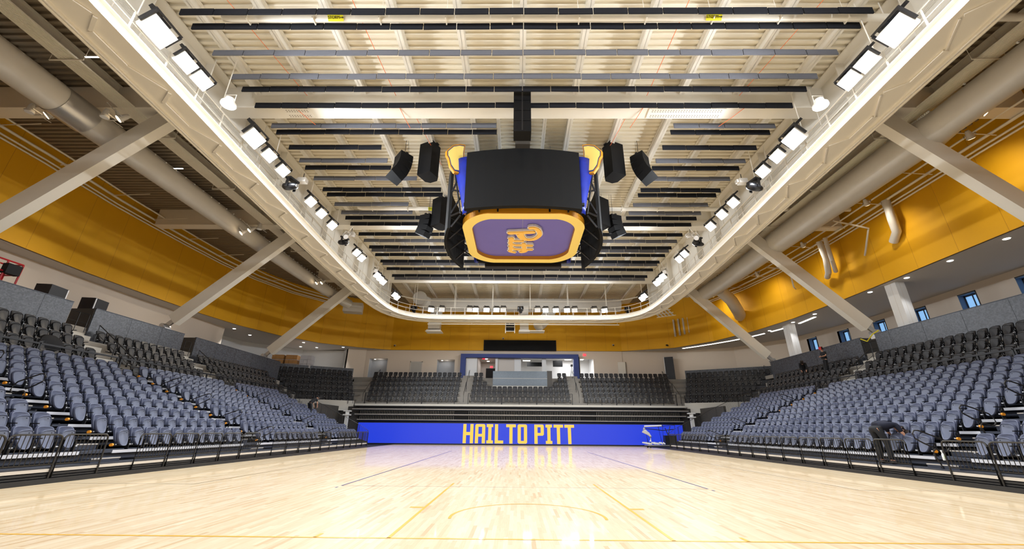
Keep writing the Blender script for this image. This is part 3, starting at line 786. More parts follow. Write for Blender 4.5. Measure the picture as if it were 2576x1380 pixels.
# blue portal frame
e = empty('portal_frame', (0.25, YW, 6.9), 0, 'deep blue frame round the wide opening in the far wall', 'frame')
m = MB(); x0, x1 = -6.95, 7.0
def trap(a, b, c, d, y0, y1):
    pts = [a, b, c, d]; m.prism(pts, lambda u, v, w: (u, w, v), (y0, y1))
XO0, XO1, XI0, XI1 = -7.2, 6.95, -6.6, 6.35
zt, zi = 2.98, 2.56
for (poly) in ([(XO0, -0.4), (XI0, -0.4), (XI0, zi), (XO0, zt)], [(XI1, -0.4), (XO1, -0.4), (XO1, zt), (XI1, zi)], [(XO0, zt), (XI0, zi), (XI1, zi), (XO1, zt)]):
    m.prism(poly, lambda u, v, w: (u, w, v), (-0.75, 0.0))
m.build('casing', 'frame_blue', e)
# rooms seen through the opening
mb = MB()
mb.b2(-6.35, -5.0, YW - 0.25, YW - 0.1, 6.9, 9.5)
mb.b2(-2.8, -2.5, YW - 0.2, YW + 0.3, 6.9, 9.6); mb.b2(-0.5, 0.3, YW, YW + 0.2, 6.9, 9.6); mb.b2(2.85, 3.35, YW, YW + 0.2, 6.9, 9.6)
struct('wall_far', mb, 'white_wall', 'white piers inside the blue framed opening')
mb = MB(); mb.b2(-2.5, -0.5, YW + 0.05, YW + 0.1, 6.9, 9.6); struct('wall_far', mb, 'grey_soffit', 'taupe panel inside the opening')
mb = MB(); mb.b2(-5.0, -4.9, YW, 54, 6.9, 9.6); mb.b2(-5.0, -2.6, 53.9, 54, 6.9, 9.6); mb.b2(-2.6, -2.5, YW, 54, 6.9, 9.6)
struct('wall_far', mb, 'grey_soffit', 'corridor walls inside the opening')
mb = MB(); mb.b2(-6.4, 0.4, YW + 0.15, 54, 9.62, 9.7); struct('ceiling', mb, 'grey_soffit', 'corridor ceiling')
mb = MB(); mb.b2(-0.5, 9.3, 53.0, 53.1, 6.9, 10.3); mb.b2(9.15, 9.25, YW + 0.15, 53, 6.9, 10.3); mb.b2(6.95, 7.4, YW, YW + 0.15, 6.9, 9.7)
struct('wall_far', mb, 'white_wall', 'bright white room walls beyond the opening')
mb = MB(); mb.b2(0.4, 9.2, YW + 0.15, 53, 9.9, 10.0); struct('ceiling', mb, 'white_wall', 'bright room ceiling')
def panel_light(x, y, z, w_, d_, lab, pw):
    e = empty('ceiling_light', (x, y, z), 0, lab, 'ceiling light', 'room ceiling lights')
    m = MB(); m.box((0, 0, 0), (w_, d_, 0.05)); m.build('diffuser', 'lamp_white', e)
    m = MB(); m.box((0, 0, 0.04), (w_ + 0.06, d_ + 0.06, 0.03)); m.build('frame', 'white_wall', e)
    if pw:
        ld = bpy.data.lights.new('panel_lamp', 'AREA'); ld.size = w_; ld.energy = pw
        lo = bpy.data.objects.new('panel_lamp', ld); COL.objects.link(lo); lo.parent = e; lo.location = (0, 0, -0.04)
panel_light(1.0, 50.2, 9.35, 0.9, 0.3, 'long bright ceiling light beside the middle pier', 60)
panel_light(5.3, 50.2, 9.72, 1.1, 0.35, 'long bright ceiling light at the window side of the opening', 80)
panel_light(6.3, 51.6, 9.72, 0.8, 0.3, 'second bright light behind in the white room', 60)
panel_light(7.9, 50.2, 9.6, 0.35, 1.2, 'slim light in the narrow lobby outside the blue frame', 40)
panel_light(-4.0, 50.5, 9.58, 0.28, 0.28, 'small round-looking corridor light behind the first exit sign', 12)
panel_light(-3.9, 52.3, 9.58, 0.28, 0.28, 'small corridor light deeper in the corridor', 12)
# televisions / dark units in the room
for (x, z, w_, h_, lab) in ((2.05, 9.0, 2.0, 0.5, 'wide black screen hung between the white piers'), (4.9, 9.1, 1.2, 0.75, 'black television on the wall of the white room')):
    e = empty('television', (x, 50.8, z), 0, lab, 'television')
    m = MB(); m.box((0, 0, 0), (w_, 0.08, h_)); m.build('screen', 'black_screen', e)
    m = MB(); m.box((0, 0.2, 0.1), (0.1, 0.4, 0.1)); m.build('bracket', 'black_metal', e)
def exit_sign(pos, lab, rz=0):
    e = empty('exit_sign', pos, rz, lab, 'exit sign', 'red exit signs')
    m = MB(); m.box((0, 0, 0), (0.34, 0.06, 0.24)); m.build('housing', 'exit_red', e)
    M = Matrix.Translation((0, -0.034, 0)) @ Matrix.Rotation(PI / 2, 4, 'X')
    text_mesh('EXIT', 0.15, 'logo_white', e, M, 'lettering')
exit_sign((-4.25, 49.5, 9.5), 'red exit sign just inside the corridor ceiling')
exit_sign((-3.4, 51.5, 8.75), 'red exit sign over the dark corridor door')
exit_sign((8.05, 49.265, 9.95), 'red exit sign on the wall beside the blue frame')
mb = MB(); mb.box((-3.55, 53.8, 7.9), (1.4, 0.06, 2.0)); tag(mb.build('door_6', 'dark_void'), 'dark door at the end of the corridor', kind='structure')
# black display above the opening
e = empty('display_board', (0.12, 48.97, 11.0), 0, 'long blank black display board on the gold wall above the blue frame', 'display')
m = MB(); m.b2(-4.35, 4.45, -0.12, 0.1, -0.6, 0.62); m.build('screen', 'black_screen', e)
m = MB(); m.b2(-4.4, 4.5, 0.1, 0.2, -0.65, 0.67); m.build('housing', 'black_metal', e)
# wall devices
def wall_cam(pos, lab, dark=False):
    e = empty('security_camera', pos, 0, lab, 'camera', 'security cameras')
    m = MB(); m.box((0, 0.05, 0), (0.22, 0.1, 0.16)); m.build('mount', 'cream_duct' if not dark else 'black_metal', e)
    m = MB(); m.tube([(0, 0, -0.04), (0, -0.22, -0.1)], 0.075, 8); m.build('lens', 'black_plastic', e)
wall_cam((-15.2, 49.08, 10.95), 'small security camera on the gold wall near its lift-side kink')
wall_cam((-1.9, 49.08, 11.9), 'small security camera on the gold wall above the display board')
wall_cam((11.6, 49.08, 11.15), 'small security camera on the gold wall near its window-side kink')
wall_cam((17.4, 47.0, 10.75), 'black dome camera where the gold wall meets the far window-side soffit', True)

# ------------------------------------------------------------------ downlights in the soffits
def downlight(p, lab, pw=14, grp='soffit downlights'):
    e = empty('downlight', p, 0, lab, 'downlight', grp)
    m = MB(); m.tube([(0, 0, -0.012), (0, 0, -0.03)], 0.13, 14); m.build('lens', 'lamp_white', e)
    m = MB(); n = 14
    m.rings([[Vector((r * math.cos(2 * PI * k / n), r * math.sin(2 * PI * k / n), z)) for k in range(n)] for r, z in ((0.13, -0.012), (0.17, -0.012), (0.17, -0.002), (0.13, -0.002))], cap=False); m.build('ring', 'cream_steel', e)
    if pw:
        ld = bpy.data.lights.new('down_lamp', 'SPOT'); ld.energy = pw * 14; ld.spot_size = math.radians(75); ld.spot_blend = 0.7; ld.shadow_soft_size = 0.1
        lo = bpy.data.objects.new('down_lamp', ld); COL.objects.link(lo); lo.parent = e; lo.location = (0, 0, -0.06)
for k, (x, y) in enumerate([(24.2, 12.6), (24.2, 15.4), (24.2, 18.2), (24.2, 21.0), (24.2, 23.7), (24.2, 26.5), (24.25, 32.1), (24.2, 34.8), (24.0, 38.0)]):
    downlight((x, y, ZG), 'round downlight in the window-side soffit, %s from the camera end' % ORD[k + 1])
for k, (x, y) in enumerate([(-27.9, 38.4), (-28.1, 41.2), (-24.3, 44.9), (-25.9, 47.4), (-24.2, 47.9), (-20.9, 47.6)]):
    downlight((x, y, ZG), 'round downlight in the soffit round the pallet alcove, %s along' % ORD[k + 1], 40 if k in (0, 1, 3, 4) else 14)
# linear light strips in the window-side soffit
def strip(pts, lab):
    m = MB()
    for a, b in zip(pts, pts[1:]): m.beam((a[0], a[1], ZG - 0.02), (b[0], b[1], ZG - 0.02), 0.16, 0.03)
    tag(m.build('linear_light', 'lamp_white'), lab, 'linear light', 'curved linear lights')
strip([(19.2, 47.1), (20.3, 45.9), (21.4, 44.5), (22.6, 42.8), (23.5, 41.2), (24.2, 39.2)], 'long curved linear light in the soffit over the far window-side corner')
strip([(24.4, 38.4), (24.9, 36.6), (25.0, 36.3)], 'short linear light before the white column')
strip([(25.0, 35.2), (24.9, 33.0)], 'short tapering linear light beyond the white column')
# columns
for k, (y0, y1) in enumerate(((24.3, 25.4), (35.2, 36.3))):
    e = empty('column', (24.4, (y0 + y1) / 2, 6.25), 0, 'white clad rectangular column behind the window-side parapet, %s from the camera end' % ORD[k + 1], 'column', 'white columns')
    m = MB(); m.b2(-0.3, 0.3, -0.4, 0.4, 0, ZG - 6.25); m.build('cladding', 'white_wall', e)
    m = MB(); m.b2(-0.305, 0.305, -0.05, -0.035, 0, ZG - 6.25); m.b2(-0.05, -0.035, -0.405, 0.405, 0, ZG - 6.25); m.build('joint', 'grey_soffit', e)

# ------------------------------------------------------------------ diagonal braces
def brace(s, y, k):
    p0 = Vector((s * 14.3, y, 16.75 if s < 0 else 16.9)); xb = -23.85 if s < 0 else 23.5
    zb = 7.66 if s < 0 else 7.5
    p1 = Vector((xb, y, zb))
    e = empty('diagonal_brace', (p1.x, p1.y, p1.z), 0, 'big cream boxed diagonal brace above the %s stand, %s from the camera end' % (SIDE(s), ORD[k]), 'brace', 'diagonal roof braces')
    d = (p0 - p1); m = MB(); m.beam(d * 0.045, d, 0.46, 0.82, (0, 0, 1)); m.build('casing', 'cream_steel', e)
    m = MB()
    u = d.normalized(); nrm = u.cross(Vector((0, 1, 0))).normalized()
    m.beam(Vector((0, 0, 0)) - u * 0.1, d * 0.05, 0.12, 0.3); m.box((0, 0, -0.25), (0.4, 0.5, 0.3)); m.tube([(-0.05, -0.3, 0), (-0.05, 0.3, 0)], 0.16, 12)
    m.build('pin_joint', 'galvanised', e)
    m = MB()
    for q in range(4): m.beam(d * (0.83 + 0.012 * q) + nrm * 0.0, d * (0.835 + 0.012 * q), 0.75, 1.2)
    m.build('collar_plate', 'cream_steel', e)
for s in (-1, 1):
    for k, y in enumerate((14.75, 26.3, 37.7)): brace(s, y, k + 1)

# ------------------------------------------------------------------ ducts
def seam_studs(pts, r, n):
    m = MB()
    for i in range(n):
        t = i / (n - 1) * (len(pts) - 1); j = min(int(t), len(pts) - 2); p = Vector(pts[j]).lerp(Vector(pts[j + 1]), t - j)
        sgn = -1 if p.x > 0 else 1
        m.box(p + Vector((sgn * r * 0.75, 0, r * 0.68)), (0.06, 0.06, 0.06))
    return m
P_ = [(-19.35, -8, 14.0), (-19.35, 12, 14.0), (-19.3, 22, 14.0), (-19.2, 32, 14.0), (-18.9, 38.0, 14.0)]
e = empty('round_duct', (0, 0, 0), 0, 'long round grey duct under the roof above the lift-side stand', 'duct')
m = MB(); m.tube(P_, [0.64, 0.64, 0.58, 0.52, 0.5], 24); m.build('duct', 'cream_duct', e, True)
m = seam_studs(P_, 0.6, 60); tag(m.build('stud', 'white_wall', e), kind='stuff')
m = MB(); m.tube([(-19.35, 12.7, 14.0), (-19.33, 14.0, 14.0)], 0.67, 24); m.build('collar', 'galvanised', e, True)
m = MB(); m.tube([(-18.9, 37.8, 14.0), (-18.6, 39.2, 13.9), (-18.0, 40.6, 13.6)], 0.5, 20); m.box((-17.7, 41.2, 13.35), (1.9, 1.1, 1.0), Euler((0, 0, 0.25)).to_matrix()); m.build('outlet', 'cream_duct', e, False)
P_ = [(18.45, -8, 14.0), (18.45, 14, 14.0), (18.45, 15.0, 14.0), (18.4, 26, 14.0), (18.5, 34.0, 14.0), (18.2, 39.0, 14.0)]
e = empty('round_duct', (0, 0, 0), 0, 'long round grey duct under the roof above the window-side stand', 'duct')
m = MB(); m.tube(P_, [0.68, 0.68, 0.82, 0.78, 0.7, 0.66], 24); m.build('duct', 'cream_duct', e, True)
m = seam_studs(P_, 0.75, 60); tag(m.build('stud', 'white_wall', e), kind='stuff')
m = MB(); m.tube([(19.0, 36.2, 13.9), (20.6, 37.4, 13.2), (21.6, 38.4, 12.4), (22.3, 39.4, 12.2)], 0.55, 18); m.build('branch', 'cream_duct', e, True)
# far duct behind the catwalk
e = empty('round_duct', (0, 44, 14.65), 0, 'large grey duct crossing behind the far run of the catwalk', 'duct')
m = MB(); m.tube([(-10.2, 0, 0), (11.5, 0, 0)], 0.75, 20); m.tube([(-10.2, 0, 0), (-11.0, -0.6, 0.2)], 0.75, 20); m.build('duct', 'cream_duct', e, True)
m = MB(); m.tube([(-11.0, -0.9, 0.25), (-11.0, -1.6, 0.3)], 0.78, 24); m.build('end_cap', 'cream_duct', e, True)
m = MB()
for q in range(24): m.box((-8 + 0.85 * q, -0.62, 0.55), (0.06, 0.06, 0.06))
m.build('stud', 'white_wall', e)
def drop_duct(x, lab, w_=1.1, zb=11.6, kind=0):
    e = empty('duct_drop', (x, 43.4, zb), 0, lab, 'duct', 'duct drops on the far wall')
    m = MB()
    if kind == 0:
        m.tube([(0, 0.6, 3.0), (0, 0.4, 2.2), (0, 0, 1.1)], w_ * 0.5, 18); m.box((0, 0, 0.75), (w_ * 0.95, 0.9, 0.9)); m.box((0, 0, 0.12), (w_ * 1.15, 1.1, 0.12))
    elif kind == 1:
        m.box((0, 0, 1.5), (w_, 0.7, 2.8)); m.box((0, 0, 0.1), (w_ * 1.2, 0.9, 0.16))
    else:
        m.tube([(1.9, 0.5, 3.0), (1.4, 0.2, 2.2), (0.9, 0, 1.4), (0.45, 0, 0.9), (0.1, -0.3, 0.55)], w_ * 0.5, 18)
    m.build('duct', 'cream_duct', e, kind != 1)
    if kind != 1:
        m = MB(); m.box((0, 0.05, 0.02), (w_ * 1.3, 1.2, 0.06)); m.build('flange', 'cream_steel', e)
    else:
        m = MB(); m.box((0, 0.0, 0.0), (w_ * 1.3, 1.0, 0.05)); m.build('flange', 'cream_steel', e)
drop_duct(-9.3, 'cream duct drop with a square outlet on the far gold wall, lift side', 1.35, 11.3)
drop_duct(0.6, 'rectangular cream duct drop at the middle of the far gold wall', 0.95, 11.35, 1)
drop_duct(2.0, 'bent round cream duct beside the middle drop', 1.25, 11.4, 2)
e = empty('louvre_box', (-0.95, 43.3, 11.4), 0, 'dark louvred frame beside the middle duct drop', 'frame')
m = MB(); m.box((0, 0.1, 0.9), (0.9, 0.3, 1.7)); m.build('opening', 'dark_void', e)
m = MB()
for x in (-0.5, 0.5): m.box((x, -0.1, 0.8), (0.08, 0.3, 2.0))
for z in (0.0, 0.5, 1.1): m.box((0, -0.1, z), (1.0, 0.2, 0.05))
for x in (-0.45, 0.45): m.tube([(x, 0.1, 1.7), (x, 0.5, 2.7)], 0.03, 5)
m.build('frame', 'cream_steel', e)
# wall pipes above the window-side stand
def pipe_thing(pts, r, lab, n=10, name='pipe', mt='cream_duct'):
    m = MB(); m.tube(pts, r, n); return tag(m.build(name, mt, smooth=True), lab, 'pipe')
pipe_thing([(22.9, 22.0, 14.9), (22.9, 22.0, 13.7), (23.2, 22.3, 12.9), (23.4, 22.9, 12.5)], 0.24, 'thick bent cream pipe on the window-side gold wall, nearest the camera')
pipe_thing([(22.3, 27.2, 14.6), (22.6, 27.4, 13.3), (22.9, 27.9, 12.4), (23.3, 28.6, 12.3)], 0.2, 'thick double-bend cream pipe on the window-side gold wall, farther one')
pipe_thing([(22.3, 26.6, 14.6), (22.5, 26.8, 12.9), (23.3, 27.7, 12.4)], 0.14, 'thinner cream pipe looping beside the thick double-bend pipe')
pipe_thing([(19.8, 22.6, 13.8), (22.6, 23.4, 13.7), (22.9, 24.4, 12.6), (23.3, 25.0, 12.5)], 0.06, 'thin cream branch pipe below the near thick pipe')
pipe_thing([(20.2, 30.6, 13.9), (22.3, 31.0, 13.9), (22.9, 31.8, 12.6), (23.3, 32.2, 12.6)], 0.06, 'thin cream branch pipe near the farther thick pipe')
for k in range(6):
    x = 18.2 + 0.42 * k; y = 46.2 - 0.35 * k
    m = MB(); m.tube([(x, y, 13.6), (x, y, 11.6 + 0.05 * k)], 0.11, 8); m.tube([(x, y, 12.0), (x, y, 11.92)], 0.14, 8)
    tag(m.build('downpipe', 'cream_duct', smooth=True), 'vertical cream pipe in the bank at the far window-side corner, %s from the middle' % ORD[k + 1], 'pipe', 'bank of vertical pipes')
for s, X in ((-1, 26.6), (1, 23.1)):
    e = empty('pipe_run', (s * X, 0, 15.0), 0, 'run of parallel conduits along the top of the gold wall, %s' % SIDE(s), 'pipes')
    m = MB(); g = GL if s < 0 else GR
    for off, z, r in ((0.35, 14.55, 0.05), (0.55, 14.65, 0.05), (0.75, 14.9, 0.07), (1.5, 15.0, 0.05)):
        z2 = z + (1.9 if s < 0 else 0.0)
        z2 = z if s > 0 else z + 0.55
        pts = [(p[0] - s * X - s * off, p[1], z2 - 15.0) for p in g[1:-2]]
        m.tube(pts, r, 6, cap=False)
    m.build('conduit', 'cream_steel', e)
    for q in range(12):
        m = MB(); y = 3 + 3.2 * q
        m.beam((-s * 0.2, y, -0.25 if s > 0 else 0.3), (-s * 2.6, y, -0.1 if s > 0 else 0.4), 0.03, 0.04)
        m.build('strut', 'cream_steel', e)
# slim strip lights and track spots in the side ceilings
for k, (x, y, z) in enumerate([(-21.2, 11.9, 15.2), (-17.2, 11.8, 15.2), (-19.9, 19.2, 15.2), (-16.6, 19.2, 15.2), (21.5, 10.5, 15.0)]):
    m = MB(); m.box((x, y, z), (0.9, 0.05, 0.03)); tag(m.build('slim_light', 'lamp_white'), 'thin lit strip light high in the side ceiling, %s counted from the lift-side camera corner' % ORD[k + 1], 'light', 'slim strip lights')
CAN = [(-20.2, 13.3, 13.6, 1), (-20.7, 13.1, 13.6, 0), (-17.3, 13.5, 13.6, 1), (-17.8, 13.4, 13.6, 0), (-18.6, 23.8, 13.4, 1), (-17.95, 23.6, 13.5, 1), (-17.3, 23.6, 13.6, 0), (-18.4, 34.1, 13.6, 1), (-17.9, 34.0, 13.6, 1), (19.05, 13.1, 13.6, 1), (18.7, 13.6, 13.6, 0)]
CN = ['lit, outer one above the first lift-side brace', 'unlit, outer one above the first lift-side brace', 'lit, inner one above the first lift-side brace', 'unlit, inner one above the first lift-side brace', 'lit, against the duct near the second lift-side brace', 'lit, inside the duct near the second lift-side brace', 'unlit, near the second lift-side brace', 'lit, outer one near the third lift-side brace', 'lit, inner one near the third lift-side brace', 'lit, on the window side beside the duct', 'unlit, on the window side beside the duct']
for (x, y, z, lit), nm in zip(CAN, CN):
    o = spot_can((x, y, z), 'cream can spotlight ' + nm, lit, (x * 1.3, y - 4.0, 6.0) if lit else (x, y + 0.5, 0))
    if lit:
        ld = bpy.data.lights.new('can_lamp', 'SPOT'); ld.energy = 700; ld.spot_size = math.radians(80); ld.spot_blend = 0.6; ld.color = (1.0, 0.88, 0.72); ld.shadow_soft_size = 0.12
        lo = bpy.data.objects.new('can_lamp', ld); COL.objects.link(lo); lo.parent = o; lo.location = (0, 0.05, 0); lo.rotation_euler = (math.radians(90), 0, 0)
for k, (x, y) in enumerate(((21.2, 15.5), (21.2, 21.5), (21.3, 27.5), (21.2, 33.5), (20.0, 39.5))):
    o = spot_can((x, y, 14.3), 'cream wall-wash spotlight under the conduits of the window-side gold wall, %s along' % ORD[k + 1], True, (23.6, y + 1.5, 11.0))
    ld = bpy.data.lights.new('wash_lamp', 'SPOT'); ld.energy = 330; ld.spot_size = math.radians(125); ld.spot_blend = 0.9; ld.color = (1.0, 0.92, 0.78); ld.shadow_soft_size = 0.2
    lo = bpy.data.objects.new('wash_lamp', ld); COL.objects.link(lo); lo.parent = o; lo.location = (0, 0.05, 0); lo.rotation_euler = (math.radians(90), 0, 0)
# perforated tray bundle at far window-side corner
e = empty('cable_tray', (13.6, 39.0, 12.4), math.radians(-32), 'sloping perforated cream cable tray below the far window-side corner of the catwalk', 'tray')
m = MB()
for q in range(5): m.box((0.0 + 0.34 * q, 0, 0), (0.16, 4.2, 0.04))
for q in range(4): m.box((0.7, -1.8 + 1.2 * q, -0.05), (1.9, 0.08, 0.05))
m.build('rail', 'cream_steel', e)

# ------------------------------------------------------------------ side stands
X1, Z1, DX, DZ = 12.45, 0.66, 0.83, 0.362
AISLE = {-1: [(12.2, 13.2), (19.45, 20.5), (26.9, 28.0)], 1: [(12.35, 13.4), (26.1, 27.25)]}
YEND = {-1: 33.6, 1: 34.0}
UBL = {-1: [(-8.0, 19.85), (20.95, 27.15), (28.25, 38.6)], 1: [(-8.0, 26.0), (27.2, 37.6)]}
for s in (-1, 1):
    ye = YEND[s]
    e = empty('telescopic_stand', (s * 11.7, 0, 0), 0, 'dark retractable seating platform of the %s stand' % SIDE(s), 'stand')
    def X(v): return s * (v - 11.7)
    m = MB()
    m.b2(X(11.7), X(11.78), -8, ye, 0.0, 0.115); m.b2(X(11.76), X(11.8), -8, ye, 0.13, 0.17)
    m.b2(X(11.76), X(11.8), -8, ye, 0.19, 0.24); m.b2(X(11.9), X(11.95), -8, ye, 0.0, 0.3)
    m.build('base_skirt', 'skirt_black', e)
    m = MB(); m.b2(X(11.76), X(11.8), -8, ye, 0.262, 0.335); m.build('front_fascia', 'pale_fascia', e)
    m = MB(); m.b2(X(11.78), X(12.5), -8, ye, 0.335, 0.36); m.build('front_walk', 'dark_deck', e)
    for i in range(9):
        xx = X1 + DX * i; zz = Z1 + DZ * i
        m = MB(); m.b2(X(xx + 0.02), X(xx + DX + 0.06), -8, ye, zz - 0.04, zz - 0.002)
        m.build('tread', 'slate_deck', e)
        m = MB(); cur = -8.0; mm = MB()
        for (a_, b_) in AISLE[s]:
            m.b2(X(xx - 0.01), X(xx + 0.02), cur, a_, zz - 0.085, zz); mm = MB(); mm.b2(X(xx - 0.005), X(xx + 0.02), a_, b_, zz - 0.07, zz); mm.build('aisle_nosing', 'slate_deck', e); cur = b_
        m.b2(X(xx - 0.01), X(xx + 0.02), cur, ye, zz - 0.085, zz)
        m.build('nosing', 'white_nosing', e)
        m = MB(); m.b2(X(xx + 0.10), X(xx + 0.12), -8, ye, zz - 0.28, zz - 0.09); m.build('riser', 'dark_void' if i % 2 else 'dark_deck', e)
        m = MB(); m.b2(X(xx + 0.04), X(xx + 0.09), -8, ye, zz - 0.24, zz - 0.18); m.build('rail_beam', 'slate_deck', e)
    # end frames
    m = MB(); m.prism([(X(11.72), 0.02), (X(11.72), 0.4), (X(12.4), 0.62), (X(19.9), 3.5), (X(19.9), 0.02)], lambda u, v, w: (u, w, v), (ye - 0.05, ye)); m.build('end_frame', 'dark_void', e)
    # aisle steps
    for ai, (a, b) in enumerate(AISLE[s]):
        t = empty('aisle_steps', (s * 11.7, (a + b) / 2, 0.4), 0, 'slate half-steps in the %s aisle of the %s stand' % (ORD[ai + 1], SIDE(s)), 'steps', 'stand aisle steps')
        hw = (b - a) / 2 - 0.06
        for i in range(9):
            m = MB(); m3 = MB(); xx = X1 + DX * i; zz = Z1 + DZ * i
            m.b2(X(xx - 0.36), X(xx - 0.01), -hw, hw, zz - DZ - 0.4 + 0.02, zz - DZ / 2 - 0.4)
            m3.b2(X(xx - 0.375), X(xx - 0.36), -hw, hw, zz - DZ / 2 - 0.43, zz - DZ / 2 - 0.4)
            m.build('step', 'slate_deck', t); m3.build('step_edge', 'pale_fascia', t)
    # upper concrete tier
    e = empty('upper_tier', (s * 19.95, 0, 3.55), 0, 'stepped concrete tier under the black seats of the %s stand' % SIDE(s), 'tier')
    m = MB(); yb = 38.6 if s < 0 else 37.8
    for k in range(4):
        m.b2(s * (0.83 * k), s * 3.4, -8, yb, 0.61 * k - 0.5, 0.61 * k + 0.1)
    m.build('steps', 'concrete', e)
    cuts = [(19.85, 20.95), (27.15, 28.25)] if s < 0 else [(26.0, 27.2)]
    if True:
        for (a, b) in cuts + ([(12.2, 13.2)] if True else []):
            m = MB()
            for k in range(4): m.b2(s * (0.83 * k + 0.42), s * (0.83 * k + 0.9), a, b, 0.61 * k + 0.1, 0.61 * k + 0.4)
            m.b2(s * 3.3, s * 3.5, a, b, 1.8, 2.4)
            m.build('stair', 'concrete_light', e)
    # parapets
    PP = {-1: [(-8, 19.75), (20.95, 27.2), (28.3, 39.3)], 1: [(-8, 26.05), (27.25, 37.6)]}[s]
    for k, (a, b) in enumerate(PP):
        t = empty('parapet', (s * 23.2, a, 5.4), 0, 'dark speckled parapet panel wall behind the black seats, %s stand, %s length' % (SIDE(s), ORD[k + 1]), 'parapet', 'parapets of the side stands')
        m = MB(); m.b2(-0.05, 0.05, 0, b - a, 0, 1.93); m.build('panel', 'parapet_panel', t)
        m = MB(); m.b2(-0.07, 0.07, 0, b - a, 1.93, 1.96); m.build('cap', 'slate_deck', t)
        m = MB(); q = 2.2
        while q < b - a: m.b2(-s * 0.055, -s * 0.052, q, q + 0.012, 0, 1.93); q += 2.2
        m.build('joint', 'black_metal', t)
        if k > 0:
            m = MB(); m.b2(-0.0, s * 1.3, -0.03, 0.03, 0.7, 1.93); m.build('return_panel', 'camera_grey', t)

# front guard panels
def guard_panel(wd, h, label, loc, group='court-side guard panels', rz=0.0, name='guard_panel'):
    e = empty(name, loc, rz, label, 'guard rail', group)
    m = MB(); r = 0.12; hw = wd / 2 - 0.03
    pts = [(0, -hw, -0.30), (0, -hw, h - r)] + [(0, -hw + r - r * math.cos(t), h - r + r * math.sin(t)) for t in (0.4, 0.8, 1.2)] + [(0, -hw + r, h)]
    pts += [(0, hw - r, h)] + [(0, hw - r + r * math.sin(t), h - r + r * math.cos(t)) for t in (0.4, 0.8, 1.2)] + [(0, hw, h - r), (0, hw, -0.30)]
    m.tube(pts, 0.023, 6); m.tube([(0, -hw, 0.02), (0, hw, 0.02)], 0.014, 5)
    m.build('frame', 'bar_metal', e, True)
    m = MB(); n = 11
    for k in range(1, n): 
        yy = -hw + 2 * hw * k / n; m.tube([(0, yy, 0.02), (0, yy, h)], 0.011, 4, cap=False)
    m.build('bars', 'bar_metal', e)
    return e
gp0 = None
for s in (-1, 1):
    runs = []; prev = 6.0
    for (a, b) in AISLE[s]: runs.append((prev, a)); prev = b
    runs.append((prev, YEND[s] - 0.1))
    cntp = 0
    for ri, (a, b) in enumerate(runs):
        n = max(1, round((b - a) / 1.22)); wd = (b - a) / n
        if ri == 0: n = 4; wd = 1.22; a = b - n * wd
        for k in range(n):
            cntp += 1
            loc = (s * 11.74, a + wd * (k + 0.5), 0.42)
            lab = 'black barred guard panel fronting the %s stand, %s from the camera end' % (SIDE(s), ORD[cntp])
            if gp0 is None: gp0 = guard_panel(1.22, 0.70, lab, loc); KIDS[gp0.name] = list(gp0.children)
            else: tag(dup(gp0, loc), lab)
            bpy.context.view_layer
# fence between blue and black seats
def cable_fence(y0, y1, s, idx):
    e = empty('cable_fence', (s * 19.86, y0, 3.555), 0, 'dark horizontal-wire fence between blue-grey and black seats, %s stand, %s length' % (SIDE(s), ORD[idx]), 'fence', 'fences behind the retractable seats')
    m = MB(); L = y1 - y0; n = max(2, round(L / 1.4))
    for k in range(n + 1): m.box((0, L * k / n, 0.47), (0.06, 0.07, 0.94))
    m.build('post', 'black_metal', e)
    m = MB(); m.box((0, L / 2, 0.95), (0.07, L, 0.07)); m.build('top_rail', 'black_metal', e)
    m = MB()
    for z in (0.15, 0.28, 0.41, 0.54, 0.67, 0.80): m.tube([(0, 0, z), (0, L, z)], 0.008, 4)
    m.build('wire', 'wire_grey', e)
for s in (-1, 1):
    cuts = {-1: [(8.0, 12.2), (12.3, 16.3), (16.35, 19.8), (20.0, 23.5), (23.55, 27.1), (27.2, 30.6), (30.7, 34.2), (34.3, 37.2)], 1: [(8.0, 12.2), (12.3, 16.3), (16.4, 20.4), (20.5, 24.2), (24.3, 27.6), (27.7, 31.0), (31.1, 34.3), (34.4, 37.2)]}[s]
    for k, (a, b) in enumerate(cuts): cable_fence(a, b, s, k + 1)

# aisle handrails (looped)
def loop_rail(loc, s, label, mt='bar_metal', sc_=1.0):
    e = empty('looped_handrail', loc, 0 if s > 0 else PI, label, 'handrail', 'looped aisle handrails')
    P = [(0.11, 0, -0.35), (0.05, 0, -0.2), (-0.04, 0, 0.02), (-0.02, 0, 0.10), (0.05, 0, 0.15), (0.14, 0, 0.14), (0.30, 0, 0.08), (0.40, 0, 0.10), (0.46, 0, 0.18), (0.44, 0, 0.30), (0.34, 0, 0.42), (-0.06, 0, 0.58), (-0.28, 0, 0.66), (-0.40, 0, 0.66), (-0.47, 0, 0.58), (-0.44, 0, 0.44), (-0.25, 0, 0.32), (0.0, 0, 0.20)]
    P = [(x - 0.0, y, z) for x, y, z in P]
    m = MB(); m.tube(P, 0.02, 6); m.build('tube', mt, e, True)
    m = MB(); m.box((0.11, 0, -0.33), (0.09, 0.07, 0.05)); m.build('foot', 'black_metal', e)
    e.scale = (sc_, sc_, sc_)
    return e
for s in (-1, 1):
    for ai, (a, b) in enumerate(AISLE[s]):
        for j, i in enumerate((0, 2, 4, 6)):
            if s < 0 and ai == 0 and i < 4: continue
            if s > 0 and ai == 1 and i in (2,): pass
            xx = X1 + DX * i - 0.45
            loop_rail((s * xx, (a + b) / 2, Z1 + DZ * i + 0.07), s, 'looped dark handrail in the %s aisle of the %s stand, %s up from the court' % (ORD[ai + 1], SIDE(s), ORD[j + 1]))
